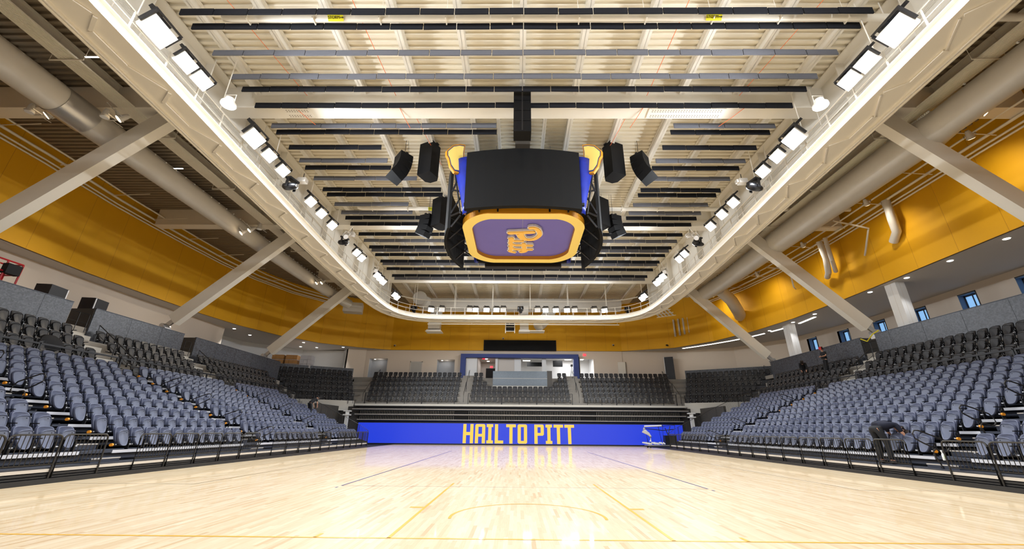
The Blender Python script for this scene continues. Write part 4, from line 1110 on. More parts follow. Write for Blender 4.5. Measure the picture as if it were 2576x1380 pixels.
# straight upper handrails at the black-seat stairs
def stair_rail(p0, p1, label, h=0.9):
    e = empty('stair_handrail', p0, 0, label, 'handrail', 'upper stair handrails')
    d = Vector(p1) - Vector(p0); m = MB()
    m.tube([(0, 0, 0), (0, 0, h), d + Vector((0, 0, h)), d], 0.022, 6)
    m.tube([Vector((0, 0, h * 0.5)), d + Vector((0, 0, h * 0.5))], 0.014, 5); m.tube([d * 0.5, d * 0.5 + Vector((0, 0, h))], 0.018, 5)
    m.build('tube', 'black_metal', e)
for s, y, nm in ((-1, 20.95, 'first'), (-1, 28.2, 'second'), (1, 26.0, 'only')):
    stair_rail((s * 20.1, y, 3.7), (s * 22.6, y, 5.5), 'black railing beside the %s upper stair of the %s stand, lower run' % (nm, SIDE(s)))
    stair_rail((s * 23.25, y - 1.15 if s < 0 else y + 1.2, 6.0), (s * 23.25, y - 0.1 if s < 0 else y + 0.15, 6.0), 'short black gate rail across the %s upper stair of the %s stand' % (nm, SIDE(s)), 0.95)

# guard rail running down the far end of each side stand
for s in (-1, 1):
    ye = YEND[s] - 0.01
    top = [(19.6, 4.55), (17.6, 3.95), (15.7, 3.15), (13.9, 2.3), (12.5, 1.65), (11.75, 1.2)]
    for k, (a, b) in enumerate(zip(top, top[1:])):
        e = empty('end_guard', (s * a[0], ye, 0), 0, 'barred guard panel stepping down the far end of the %s stand, %s from the top' % (SIDE(s), ORD[k + 1]), 'guard rail', 'end guard panels')
        w_ = a[0] - b[0]; m = MB()
        m.tube([(0, 0, a[1] - 1.1), (0, 0, a[1]), (-s * w_ * 0.97, 0, b[1]), (-s * w_ * 0.97, 0, b[1] - 1.1)], 0.02, 5); m.tube([(0, 0, a[1] - 1.05), (-s * w_ * 0.97, 0, b[1] - 1.05)], 0.015, 4)
        m.build('frame', 'bar_metal', e)
        m = MB(); n = int(w_ / 0.11)
        for q in range(1, n):
            t = q / n; zt_ = a[1] + (b[1] - a[1]) * t; m.tube([(-s * w_ * t, 0, zt_ - 1.05), (-s * w_ * t, 0, zt_)], 0.009, 4, cap=False)
        m.build('bars', 'bar_metal', e)

# ------------------------------------------------------------------ seats
def outline(wt, wb, h, n=20, p=3.2):
    pts = []
    for k in range(n):
        t = 2 * PI * (k + (0.5 if n < 16 else 0)) / n; c, s_ = math.cos(t), math.sin(t)
        y = math.copysign(abs(c) ** (2 / p), c); z = math.copysign(abs(s_) ** (2 / p), s_)
        wd = wt + (wb - wt) * (0.5 - z / 2)
        pts.append((y * wd / 2, (z + 1) / 2 * h))
    return pts
def seat_meshes():
    # backrest: shell leaning back, deep rolled top
    b = MB(); o = outline(0.455, 0.39, 0.46, 20, 4)
    def R(sc_, x, dz=0.0):
        r = []
        for (y, z) in o:
            zc = 0.23 + (z - 0.23) * sc_; lean = -0.30 * (zc) ; curve = 0.05 * (y / 0.24) ** 2
            r.append(Vector((x + lean + curve, y * sc_, 0.20 + zc + dz)))
        return r
    b.rings([R(0.80, -0.075), R(0.93, -0.055), R(1.0, -0.06), R(1.0, -0.12), R(0.86, -0.15)])
    back = b
    # folded seat pan, underside to the aisle
    p = MB(); o2 = outline(0.425, 0.27, 0.47, 20, 3.0)
    def Q(sc_, x):
        r = []
        for (y, z) in o2:
            zc = 0.235 + (z - 0.235) * sc_; bulge = -0.10 * (y / 0.22) ** 2
            r.append(Vector((x + bulge - 0.20 * (zc - 0.1) + 0.06, y * sc_, 0.10 + zc)))
        return r
    p.rings([Q(0.86, 0.025), Q(0.95, 0.045), Q(1.0, 0.03), Q(1.0, -0.02), Q(0.9, -0.05)])
    pan = p
    a = MB(); a.box((0.02, 0.262, 0.36), (0.26, 0.045, 0.03)); a.box((-0.08, 0.262, 0.28), (0.06, 0.03, 0.16))
    br = MB(); br.box((-0.03, 0.262, 0.13), (0.10, 0.03, 0.26)); br.box((0.0, 0.262, -0.035), (0.035, 0.10, 0.05)); br.box((0.0, 0.30, -0.04), (0.04, 0.02, 0.06)); br.box((0.0, 0.225, -0.04), (0.04, 0.02, 0.06)); br.box((-0.06, 0, 0.12), (0.05, 0.5, 0.04))
    kn = MB(); kn.tube([(0.055, 0, 0.49), (0.07, 0, 0.49)], 0.012, 6)
    return back, pan, a, br, kn
SB, SP, SA, SR, SK = seat_meshes()
def low_seat():
    m = MB(); o = outline(0.475, 0.42, 0.46, 12, 4.5)
    def R(sc_, x): return [Vector((x - 0.30 * z + 0.05 * (y / 0.24) ** 2, y * sc_, 0.20 + 0.23 + (z - 0.23) * sc_)) for (y, z) in o]
    m.rings([R(0.93, -0.055), R(1.0, -0.06), R(1.0, -0.12)])
    m.cm = 1; o2 = outline(0.425, 0.27, 0.47, 12, 3.0)
    def Q(sc_, x): return [Vector((x - 0.10 * (y / 0.22) ** 2 - 0.20 * (z - 0.1) + 0.06, y * sc_, 0.10 + 0.235 + (z - 0.235) * sc_)) for (y, z) in o2]
    m.rings([Q(0.86, 0.025), Q(0.98, 0.045), Q(1.0, 0.0)])
    m.cm = 2; m.box((0.0, 0.262, 0.36), (0.22, 0.04, 0.03)); m.box((-0.03, 0.262, 0.13), (0.10, 0.03, 0.26)); m.box((-0.06, 0, 0.12), (0.05, 0.5, 0.04))
    m.cm = 3; m.box((0.05, 0.262, 0.385), (0.07, 0.045, 0.02)); m.box((0.05, 0.25, 0.15), (0.03, 0.03, 0.03))
    m.cm = 0
    return m
LOW = low_seat()
def proto_seat(kind):
    e = bpy.data.objects.new('folding_seat' if kind == 'b' else 'fixed_tier_chair', None); COL.objects.link(e); e.empty_display_size = 0.1
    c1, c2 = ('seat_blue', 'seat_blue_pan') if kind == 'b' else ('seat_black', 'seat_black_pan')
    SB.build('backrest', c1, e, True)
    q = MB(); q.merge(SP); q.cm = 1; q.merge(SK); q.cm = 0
    q.build('seat_pan', [c2, 'black_plastic'], e, True)
    SA.build('armrest', 'black_plastic', e); hg = MB(); hg.box((0.055, 0.25, 0.15), (0.025, 0.03, 0.03)); hg.box((0.055, -0.235, 0.15), (0.02, 0.02, 0.02)); hg.build('hinge', 'white_nosing', e); SR.build('bracket', 'black_plastic', e)
    KIDS[e.name] = list(e.children)
    return e
def proto_single(kind):
    c = ['seat_black', 'seat_black_pan', 'black_plastic', 'white_nosing'] if kind == 'k' else ['seat_blue', 'seat_blue_pan', 'black_plastic', 'white_nosing']
    return LOW.build('folding_seat' if kind == 'b' else 'fixed_tier_chair', c, None, True)

BLUE, BLACK = [], []     # (loc, rz, label)
def rowname(i): return ORD[i + 1] + ' row up'
for s in (-1, 1):
    rz = 0 if s < 0 else PI
    ais = AISLE[s]; blocks = []; prev = None
    blocks.append((None, ais[0][0]))
    for q in range(len(ais)):
        blocks.append((ais[q][1], ais[q + 1][0] if q + 1 < len(ais) else YEND[s] - 0.3))
    for i in range(9):
        xx = X1 + DX * i + 0.10; zz = Z1 + DZ * i
        for bi, (a, b) in enumerate(blocks):
            if a is None:
                n = 14; pit = 0.525; ys = [b - 0.08 - pit * (k + 0.5) for k in range(n)]
            else:
                n = int((b - a - 0.1) / 0.515); pit = (b - a - 0.1) / n; ys = [a + 0.05 + pit * (k + 0.5) for k in range(n)]
            for k, y in enumerate(ys):
                lab = 'blue-grey tip-up seat, %s stand, %s, %s seat %s the %s aisle' % (SIDE(s), rowname(i), ORD[k + 1], 'before' if a is None else 'past', ORD[max(bi, 1)])
                BLUE.append(((s * xx, y, zz), rz, lab, k == (0 if a is not None else 0)))
    ub = {-1: [(None, 12.1), (13.3, 19.8), (21.0, 27.1), (28.3, 37.0)], 1: [(None, 12.1), (13.3, 25.95), (27.3, 36.6)]}[s]
    for i in range(4):
        xx = 20.0 + 0.83 * i + 0.12; zz = 3.67 + 0.61 * i
        for bi, (a, b) in enumerate(ub):
            if a is None: n = 10; ys = [b - 0.535 * (k + 0.5) for k in range(n)]
            else:
                n = int((b - a) / 0.535); pit = (b - a) / n; ys = [a + pit * (k + 0.5) for k in range(n)]
            for k, y in enumerate(ys):
                if s < 0 and bi == 3 and y > 37.0 - 0.55 * (3 - i) * 0: pass
                lab = 'black tip-up chair, %s upper tier, %s, %s seat %s' % (SIDE(s), rowname(i), ORD[k + 1], 'before the first aisle' if a is None else 'past the %s stair' % ORD[bi])
                BLACK.append(((s * xx, y, zz), rz, lab, 0))
# end tier
YE0, ZE0 = 42.35, 3.92
EROWS = 6
def endx(i, side):      # block edges widen upwards
    f = i / 5.0
    return {'lo': (-15.55 - 1.0 * f, -6.2 - 0.25 * f), 'mid': (-4.95 - 0.15 * f, 5.25 + 0.2 * f), 'ro': (6.55 + 0.35 * f, 15.7 + 1.2 * f)}[side]
for i in range(EROWS):
    y = YE0 + 0.83 * i + 0.12; z = ZE0 + 0.58 * i - 0.05
    for blk, nm in (('lo', 'end block on the lift side'), ('mid', 'middle end block'), ('ro', 'end block on the window side')):
        a, b = endx(i, blk); n = int((b - a) / 0.54); pit = (b - a) / n
        for k in range(n):
            x = a + pit * (k + 0.5)
            if blk == 'mid' and i >= 3:
                keep = (3 if i == 3 else 2)
                keepr = (4 if i == 3 else 2)
                if not (k < keep or k >= n - keepr): continue
            BLACK.append(((x, y, z), -PI / 2, 'black tip-up chair, %s, %s, %s from its lift-side end' % (nm, rowname(i), ORD[k + 1]), 0))
# corner blocks, turned 28 degrees
CA = math.radians(28)
def corner_pt(s, u, v):      # u along the row from the inner end outwards, v up the rake
    return (s * (16.3 + u * math.cos(CA) + v * math.sin(CA)), 41.6 - u * math.sin(CA) + v * math.cos(CA))
for s in (-1, 1):
    for i in range(EROWS):
        n = 10 + i
        for k in range(n):
            x, y = corner_pt(s, 0.3 + 0.54 * k, 0.75 + 0.83 * i)
            rz = (-PI / 2 + CA) if s < 0 else (-PI / 2 - CA)
            BLACK.append(((x, y, ZE0 + 0.58 * i - 0.05), rz, 'black tip-up chair, %s corner block, %s, %s from its inner end' % (SIDE(s), rowname(i), ORD[k + 1]), 0))

def place(lst, kind, nparts, nmax):
    vis = []
    for it in lst:
        p = Vector(it[0]); q = project(p + Vector((0, 0, 0.4)))
        if q is None or q[0] < -320 or q[0] > W_ + 320: continue
        inside = -45 < q[0] < W_ + 45 and -30 < q[1] < H_ + 30
        vis.append((q[2] * (1.0 if inside else 50.0), it))
    vis.sort(key=lambda t: t[0])
    P = proto_seat(kind); PS = None
    rest = MB()
    for n, (d, it) in enumerate(vis):
        loc, rz, lab, ex = it
        if n < nparts:
            if n == 0: o = P; o.location = loc; o.rotation_euler = (0, 0, rz)
            else: o = dup(P, loc, (0, 0, rz))
            tag(o, lab, 'seat' if kind == 'b' else 'chair', 'blue-grey seats of the side stands' if kind == 'b' else 'black chairs of the upper tiers')
        elif n < nmax:
            if PS is None: PS = proto_single(kind); o = PS
            else: o = PS.copy(); COL.objects.link(o)
            o.location = loc; o.rotation_euler = (0, 0, rz)
            tag(o, lab, 'seat' if kind == 'b' else 'chair', 'blue-grey seats of the side stands' if kind == 'b' else 'black chairs of the upper tiers')
        else:
            rest.merge(LOW, Matrix.Translation(loc) @ Matrix.Rotation(rz, 4, 'Z'))
    return rest
rb = place(BLUE, 'b', 300, 300)
tag(rb.build('folding_seat', ['seat_blue', 'seat_blue_pan', 'black_plastic', 'white_nosing'], None, True), 'all the farther blue-grey tip-up seats of both side stands', 'seat', 'blue-grey seats of the side stands', 'stuff')
rk = place(BLACK, 'k', 110, 300)
tag(rk.build('fixed_tier_chair', ['seat_black', 'seat_black_pan', 'black_plastic', 'white_nosing'], None, True), 'all the farther black tip-up chairs of the end and corner blocks', 'chair', 'black chairs of the upper tiers', 'stuff')
# orange row markers on the aisle-end seats
for s in (-1, 1):
    for ai, (a, b) in enumerate(AISLE[s]):
        for i in range(9):
            y = b + 0.02; loc = (s * (X1 + DX * i + 0.10), y if True else a, Z1 + DZ * i + 0.14)
            q = project(loc)
            if not q or not (0 < q[0] < W_): continue
            m = MB(); n = 10
            m.rings([[Vector((0.055 * math.cos(2 * PI * k / n), yy, 0.045 * math.sin(2 * PI * k / n))) for k in range(n)] for yy in (-0.03, 0.02)])
            o = m.build('aisle_marker', 'orange_marker', None, True); o.location = loc
            tag(o, 'orange aisle marker, %s stand, %s aisle, %s row up' % (SIDE(s), ORD[ai + 1], ORD[i + 1]), 'marker', 'orange aisle markers')

# ------------------------------------------------------------------ end stand
YL = 40.75
e = empty('led_board', (0, YL, 0), 0, 'long blue LED board along the far baseline reading HAIL TO PITT', 'led board')
m = MB(); m.b2(-15.3, 15.5, 0.0, 0.12, 0.12, 1.90); m.build('screen', 'led_blue', e)
m = MB(); m.b2(-15.3, 15.5, -0.03, 0.14, 0.0, 0.12); m.b2(-15.3, 15.5, -0.02, 0.14, 1.90, 1.99); m.build('frame', 'black_metal', e)
def LX(px): return (px - 1311.0) / 1010.25 * 38.45
Zb, Zt = 0.155, 1.845
m = MB(); S = 0.30
def rect(x0, x1, z0, z1): m.prism([(x0, z0), (x1, z0), (x1, z1), (x0, z1)], lambda u, v, w: (u, w, v), (-0.012, 0.0))
def cpoly(p): m.prism(p, lambda u, v, w: (u, w, v), (-0.012, 0.0))
h = Zt - Zb; zm = Zb + h * 0.5
Lt = {'H': (1173, 1198.5), 'A': (1203, 1228), 'I': (1231.5, 1247.5), 'L': (1252, 1273), 'T': (1280, 1304), 'O': (1308.5, 1332), 'P': (1350, 1373.5), 'I2': (1378, 1394), 'T2': (1398, 1421.5), 'T3': (1425, 1449)}
c = 0.1
x0, x1 = map(LX, Lt['H']); rect(x0, x0 + S, Zb, Zt); rect(x1 - S, x1, Zb, Zt); rect(x0 + S, x1 - S, zm - 0.14, zm + 0.14)
x0, x1 = map(LX, Lt['A']); cpoly([(x0, Zb), (x0 + S, Zb), (x0 + S, Zt - S), (x0 + S, Zt), (x0 + c, Zt), (x0, Zt - c)]); cpoly([(x1 - S, Zb), (x1, Zb), (x1, Zt - c), (x1 - c, Zt), (x1 - S, Zt)]); rect(x0 + S, x1 - S, Zt - 0.24, Zt); rect(x0 + S, x1 - S, zm - 0.26, zm - 0.02)
for kk in ('I', 'I2'):
    x0, x1 = map(LX, Lt[kk]); xc = (x0 + x1) / 2; rect(x0, x1, Zb, Zb + 0.26); rect(x0, x1, Zt - 0.26, Zt); rect(xc - S / 2, xc + S / 2, Zb + 0.26, Zt - 0.26)
x0, x1 = map(LX, Lt['L']); rect(x0, x0 + S, Zb, Zt); rect(x0 + S, x1, Zb, Zb + 0.26)
for kk in ('T', 'T2', 'T3'):
    x0, x1 = map(LX, Lt[kk]); xc = (x0 + x1) / 2; rect(x0, x1, Zt - 0.26, Zt); rect(xc - S / 2, xc + S / 2, Zb, Zt - 0.26)
x0, x1 = map(LX, Lt['O']); cpoly([(x0, Zb + c), (x0 + c, Zb), (x0 + S, Zb), (x0 + S, Zt), (x0 + c, Zt), (x0, Zt - c)]); cpoly([(x1 - S, Zb), (x1 - c, Zb), (x1, Zb + c), (x1, Zt - c), (x1 - c, Zt), (x1 - S, Zt)]); rect(x0 + S, x1 - S, Zb, Zb + 0.24); rect(x0 + S, x1 - S, Zt - 0.24, Zt)
x0, x1 = map(LX, Lt['P']); rect(x0, x0 + S, Zb, Zt); cpoly([(x1 - S, zm - 0.14), (x1 - c, zm - 0.14), (x1, zm - 0.04), (x1, Zt - c), (x1 - c, Zt), (x1 - S, Zt)]); rect(x0 + S, x1 - S, Zt - 0.24, Zt); rect(x0 + S, x1 - S, zm - 0.14, zm + 0.10)
m.build('lettering', 'led_yellow', e)

# retracted telescopic rows above the board
e = empty('retracted_stand', (0, 41.1, 0), 0, 'retracted telescopic rows stacked above the LED board', 'stand')
m = MB(); m.b2(-15.6, 15.8, 0.25, 0.35, 0.0, 3.45); m.build('backing', 'dark_void', e)
for i, z in enumerate((2.18, 2.66, 3.14)):
    m = MB(); m.b2(-15.6 - 0.3 * i, 15.8 + 0.3 * i, 0.02 * i - 0.1, 0.05, z, z + 0.04); m.build('nosing', 'grey_soffit' if i else 'pale_fascia', e)
    m = MB(); m.b2(-15.6 - 0.3 * i, 15.8 + 0.3 * i, 0.0, 0.3, z - 0.10, z); m.build('deck', 'dark_deck', e)
m = MB()
for i, z in enumerate((2.25, 2.73)):
    x = -15.4
    while x < 15.6:
        if not (6.0 < x < 7.4 or -6.3 < x < -5.0): m.b2(x, x + 0.03, 0.06, 0.16, z, z + 0.33)
        x += 0.165
tag(m.build('slats', 'wire_grey', e), kind='stuff')
# platform edge + railings
e = empty('end_platform', (0, 41.3, 3.3), 0, 'stepped concrete end platform above the retracted rows', 'platform')
m = MB(); m.b2(-16.1, 16.3, -0.02, 0.6, 0.17, 0.36); m.build('edge_slab', 'concrete_light', e)
m = MB(); m.b2(-16.2, 16.4, -0.08, 0.05, 0.10, 0.17); m.b2(-16.1, 16.3, 0.4, 1.1, -0.2, 0.17); m.build('edge_beam', 'black_metal', e)
m = MB()
for i in range(6): m.b2(-18.6, 18.8, 1.05 + 0.83 * i, 6.3, 0.0 + 0.58 * i, 0.58 + 0.58 * i)
m.build('steps', 'concrete', e)
for k, (a, b) in enumerate(((-16.6, -15.3), (-6.35, -5.05), (5.35, 6.7), (15.6, 16.9))):
    t = empty('end_stairs', ((a + b) / 2, 42.35, 3.6), 0, 'pale concrete stairs between the end seat blocks, %s from the lift side' % ORD[k + 1], 'stairs', 'end stand stairs')
    m = MB(); hw = (b - a) / 2
    for i in range(6):
        m.b2(-hw, hw, 0.83 * i - 0.02, 0.83 * (i + 1), 0.0 + 0.58 * i, 0.31 + 0.58 * i); m.b2(-hw, hw, 0.83 * i + 0.41, 0.83 * (i + 1), 0.31 + 0.58 * i, 0.60 + 0.58 * i)
    m.build('step', 'concrete', t)
    m = MB(); m.tube([(0.1, 0.1, 0.3), (0.1, 0.1, 1.1), (0.1, 1.9, 2.5), (0.1, 1.9, 1.4)], 0.025, 6); m.tube([(0.1, 2.2, 1.7), (0.1, 2.2, 2.5), (0.1, 4.4, 4.1), (0.1, 4.4, 3.2)], 0.025, 6); m.build('handrail', 'black_metal', t)
secs = [(-15.2, -13.0), (-12.95, -9.6), (-9.55, -6.35), (-5.0, -1.7), (-1.65, 1.75), (1.8, 5.3), (6.75, 9.6), (9.65, 12.9), (12.95, 15.5)]
for k, (a, b) in enumerate(secs):
    e = empty('end_railing', (a, 41.42, 3.66), 0, 'black horizontal-wire railing on the end platform edge, %s section from the lift side' % ORD[k + 1], 'railing', 'end platform railings')
    L = b - a; m = MB(); n = 2
    for q in range(n + 1): m.box((L * q / n, 0, 0.52), (0.05, 0.05, 1.04))
    m.build('post', 'black_metal', e)
    m = MB()
    for q in range(n + 1): m.box((L * q / n, -0.06, -0.06), (0.15, 0.12, 0.12))
    m.build('foot', 'black_metal', e)
    m = MB(); m.box((L / 2, 0, 1.04), (L, 0.045, 0.045)); m.build('top_rail', 'black_metal', e)
    m = MB()
    for z in (0.12, 0.25, 0.38, 0.51, 0.64, 0.77, 0.9): m.tube([(0, 0, z), (L, 0, z)], 0.008, 4)
    m.build('wire', 'wire_grey', e)
# stair gates at the ends
for k, (a, b) in enumerate(((-16.9, -15.3), (15.6, 17.1))):
    e = empty('stair_gate', (a, 41.5, 3.66), 0, 'black railed gate at the foot of the outer end stairs, %s' % ('lift side' if k == 0 else 'window side'), 'gate', 'stair gates')
    L = b - a; m = MB(); m.tube([(0, 0, 0), (0, 0, 1.3), (L, 0, 1.3), (L, 0, 0)], 0.025, 5); m.tube([(0, 0, 1.15), (L, 0, 1.15)], 0.02, 5); m.tube([(L * 0.3, 0, 0), (L * 0.3, 0, 1.15)], 0.02, 5); m.build('frame', 'black_metal', e)
# camera platform with glass
e = empty('camera_platform', (0.15, 44.85, 5.2), 0, 'raised camera platform with patterned glass front in the middle end block', 'platform')
m = MB(); m.b2(-2.95, 2.95, 0, 3.6, 0, 0.75); m.build('base', 'concrete_light', e)
m = MB(); m.b2(-2.95, 2.95, -0.03, 0.01, 0.62, 2.15); m.build('glass_front', 'glass_frit', e)
m = MB(); m.b2(-2.95, -2.9, 0, 3.4, 0.7, 2.1); m.build('side_panel', 'glass_frit', e)
m = MB(); m.b2(2.95, 3.5, -0.02, 1.0, 0.2, 2.2); m.b2(2.9, 3.0, 0, 3.4, 0.7, 2.1); m.build('dark_return', 'camera_grey', e)
m = MB(); m.b2(-2.95, 2.95, -0.04, 0.02, 1.36, 1.39); m.build('rail', 'grey_soffit', e)
# tripod camera at the top of the stair
e = empty('tripod_camera', (6.2, 47.6, 6.9), 0, 'dark video camera on a tripod at the top of the end stairs', 'camera')
m = MB(); m.box((0, 0, 1.5), (0.22, 0.45, 0.22)); m.tube([(0, -0.22, 1.5), (0, -0.36, 1.5)], 0.07, 10); m.build('camera_body', 'black_plastic', e)
for k in range(3):
    t = 2 * PI * k / 3; m = MB(); m.tube([(0, 0, 1.35), (0.4 * math.cos(t), 0.4 * math.sin(t), 0.0)], 0.02, 5); m.build('leg', 'black_plastic', e)

# corner blocks: stepped base, fascia, parapet
for s in (-1, 1):
    e = empty('corner_tier', (0, 0, 0), 0, 'stepped base under the black corner seats, %s' % SIDE(s), 'tier', 'corner tiers')
    m = MB()
    for i in range(6):
        L = 6.4 + 0.54 * i
        pts = [corner_pt(s, 0, 0.6 + 0.83 * i), corner_pt(s, L, 0.6 + 0.83 * i), corner_pt(s, L, 5.9), corner_pt(s, 0, 5.9)]
        m.prism(pts, lambda u, v, w: (u, v, w), (3.4 + 0.58 * i, 3.87 + 0.58 * i))
    m.build('steps', 'dark_deck', e)
    m = MB()
    pts = [corner_pt(s, 0, 0.25), corner_pt(s, 7.5, 0.25), corner_pt(s, 7.5, 0.6), corner_pt(s, 0, 0.6)]
    m.prism(pts, lambda u, v, w: (u, v, w), (3.0, 3.95)); m.build('fascia', 'concrete_light', e)
    m = MB(); L = 9.4
    pts = [corner_pt(s, -0.1, 5.75), corner_pt(s, L, 5.75), corner_pt(s, L, 5.85), corner_pt(s, -0.1, 5.85)]
    m.prism(pts, lambda u, v, w: (u, v, w), (6.6, 7.78)); m.build('parapet', 'parapet_panel', e)
    # railing in front of the lowest row
    e = empty('corner_railing', (0, 0, 0), 0, 'black horizontal railing in front of the %s corner block' % SIDE(s), 'railing', 'corner railings')
    m = MB()
    for q in range(7):
        x, y = corner_pt(s, 0.1 + 1.15 * q, 0.45); m.box((x, y, 4.25), (0.05, 0.05, 0.8))
    m.build('post', 'black_metal', e)
    m = MB(); a, b = corner_pt(s, 0, 0.45), corner_pt(s, 7.1, 0.45)
    for z in (4.05, 4.2, 4.35, 4.5, 4.65): m.tube([(*a, z), (*b, z)], 0.022 if z > 4.6 else 0.008, 4)
    m.build('wire', 'black_metal', e)
    # steel post under the corner
    e = empty('steel_post', (s * 16.6, 41.0, 0), 0, 'white steel post with bracket under the %s corner block' % SIDE(s), 'post', 'steel posts')
    m = MB(); m.b2(-0.14, 0.14, -0.14, 0.14, 0, 3.0); m.build('column', 'white_wall', e)
    m = MB(); m.b2(-0.3, 0.3, -0.3, 0.3, 2.55, 2.65); m.b2(-0.3, 0.3, -0.3, 0.3, 2.9, 3.0); m.b2(-0.05, 0.05, -0.28, 0.28, 2.65, 2.9); m.build('bracket', 'white_wall', e)
    # dark side walls in the vomitory
    mb = MB(); mb.b2(s * 15.5, s * 15.7, 34.5, 41.6, 0, 3.3) if False else mb.b2(s * 17.6, s * 17.8, 36.5, 41.6, 0, 3.4)
    mb.b2(s * 15.4, s * 30, 41.6, 41.8, 0, 3.4); mb.b2(s * 24.3, s * 30, 38.6, 38.8, 0, 6.0)
    struct('wall_left' if s < 0 else 'wall_right', mb, 'dark_wall', 'dim concrete wall under the %s corner' % SIDE(s))
    # stair between side tier and corner block
    e = empty('corner_stairs', (0, 0, 0), 0, 'concrete stairs between the side tier and the %s corner block' % SIDE(s), 'stairs', 'corner stairs')
    m = MB()
    for i in range(12):
        x, y = corner_pt(s, 6.2 + 0.27 * i, 0.9 + 0.415 * i)
        m.box((x, y, 3.3 + 0.29 * i), (1.1, 0.6, 0.5), Matrix.Rotation(s * -CA, 3, 'Z'))
    m.build('step', 'concrete', e)
    m = MB()
    for i in (0, 3, 6, 9):
        x, y = corner_pt(s, 5.7 + 0.27 * i, 0.9 + 0.415 * i); m.tube([(x, y, 3.9 + 0.29 * i), (x, y, 4.8 + 0.29 * i), (x - s * 0.1, y + 0.8, 5.2 + 0.29 * i), (x - s * 0.1, y + 0.8, 4.5 + 0.29 * i)], 0.022, 5)
    m.build('handrail', 'black_metal', e)

# ------------------------------------------------------------------ scoreboard
SBX, SBY = 0.12, 19.95
e = empty('scoreboard', (SBX, SBY, 11.0), 0, 'large centre-hung scoreboard with black screens and a gold-rimmed violet underside', 'scoreboard')
def rrect(hx, hy, r, n=8, bow=0.0):
    pts = []
    for (cx, cy_, a0) in ((hx - r, hy - r, 0), (-hx + r, hy - r, 90), (-hx + r, -hy + r, 180), (hx - r, -hy + r, 270)):
        for k in range(n + 1):
            t = math.radians(a0 + 90 * k / n); pts.append([cx + r * math.cos(t), cy_ + r * math.sin(t)])
    for p in pts:
        p[1] += math.copysign(bow * (1 - (p[0] / hx) ** 2), p[1]); p[0] += math.copysign(bow * 0.6 * (1 - (p[1] / (hy + bow)) ** 2), p[0])
    return [tuple(p) for p in pts]
def ring_xy(pts, z): return [Vector((x, y, z)) for x, y in pts]
outer = rrect(2.95, 2.75, 1.2, 10, 0.42); inner = rrect(2.5, 2.28, 0.9, 10, 0.36)
m = MB(); m.rings([ring_xy(outer, 0.35), ring_xy(outer, 0.0)], cap=False); m.rings([ring_xy(inner, 0.0), ring_xy(inner, 0.22)], cap=False)
m.build('rim_edge', 'gold_edge', e)
m = MB(); m.rings([ring_xy(outer, -0.001), ring_xy(inner, -0.001)], cap=False); m.build('rim_face', 'gold_paint', e)
m = MB(); n = len(inner); m.add(ring_xy(inner, 0.22), [tuple(range(n))]); m.build('belly_panel', 'belly_violet', e)
m = MB()
for x in (-0.05,): m.b2(x, x + 0.012, -2.6, 2.6, 0.212, 0.22)

m.build('seam', 'recess_grey', e)
# front, back and side screens (gently curved)
def screen(parent, w_, h_, bow, M, name='screen'):
    m = MB(); n = 12
    for w0, dd in ((0.0, 0.0),):
        vs = []
        for i in range(n + 1):
            t = -1 + 2 * i / n; x = t * w_ / 2; y = -bow * (1 - t * t)
            vs += [(x, y, 0), (x, y, h_), (x, y + 0.25, h_), (x, y + 0.25, 0)]
        o = len(m.v)
        m.v += vs
        for i in range(n):
            a = o + 4 * i
            for j in range(4): m.f.append((a + j, a + (j + 1) % 4, a + 4 + (j + 1) % 4, a + 4 + j)); m.m.append(0)
        m.f.append((o, o + 1, o + 2, o + 3)); m.m.append(0); m.f.append((o + 4 * n, o + 4 * n + 1, o + 4 * n + 2, o + 4 * n + 3)); m.m.append(0)
    ob = m.build(name, 'black_screen', parent); ob.matrix_local = M
    return ob
screen(e, 5.62, 3.25, 0.32, Matrix.Translation((-0.05, -3.3, 0.1)))
screen(e, 5.62, 3.25, 0.32, Matrix.Translation((-0.05, 3.3, 0.1)) @ Matrix.Rotation(PI, 4, 'Z'))
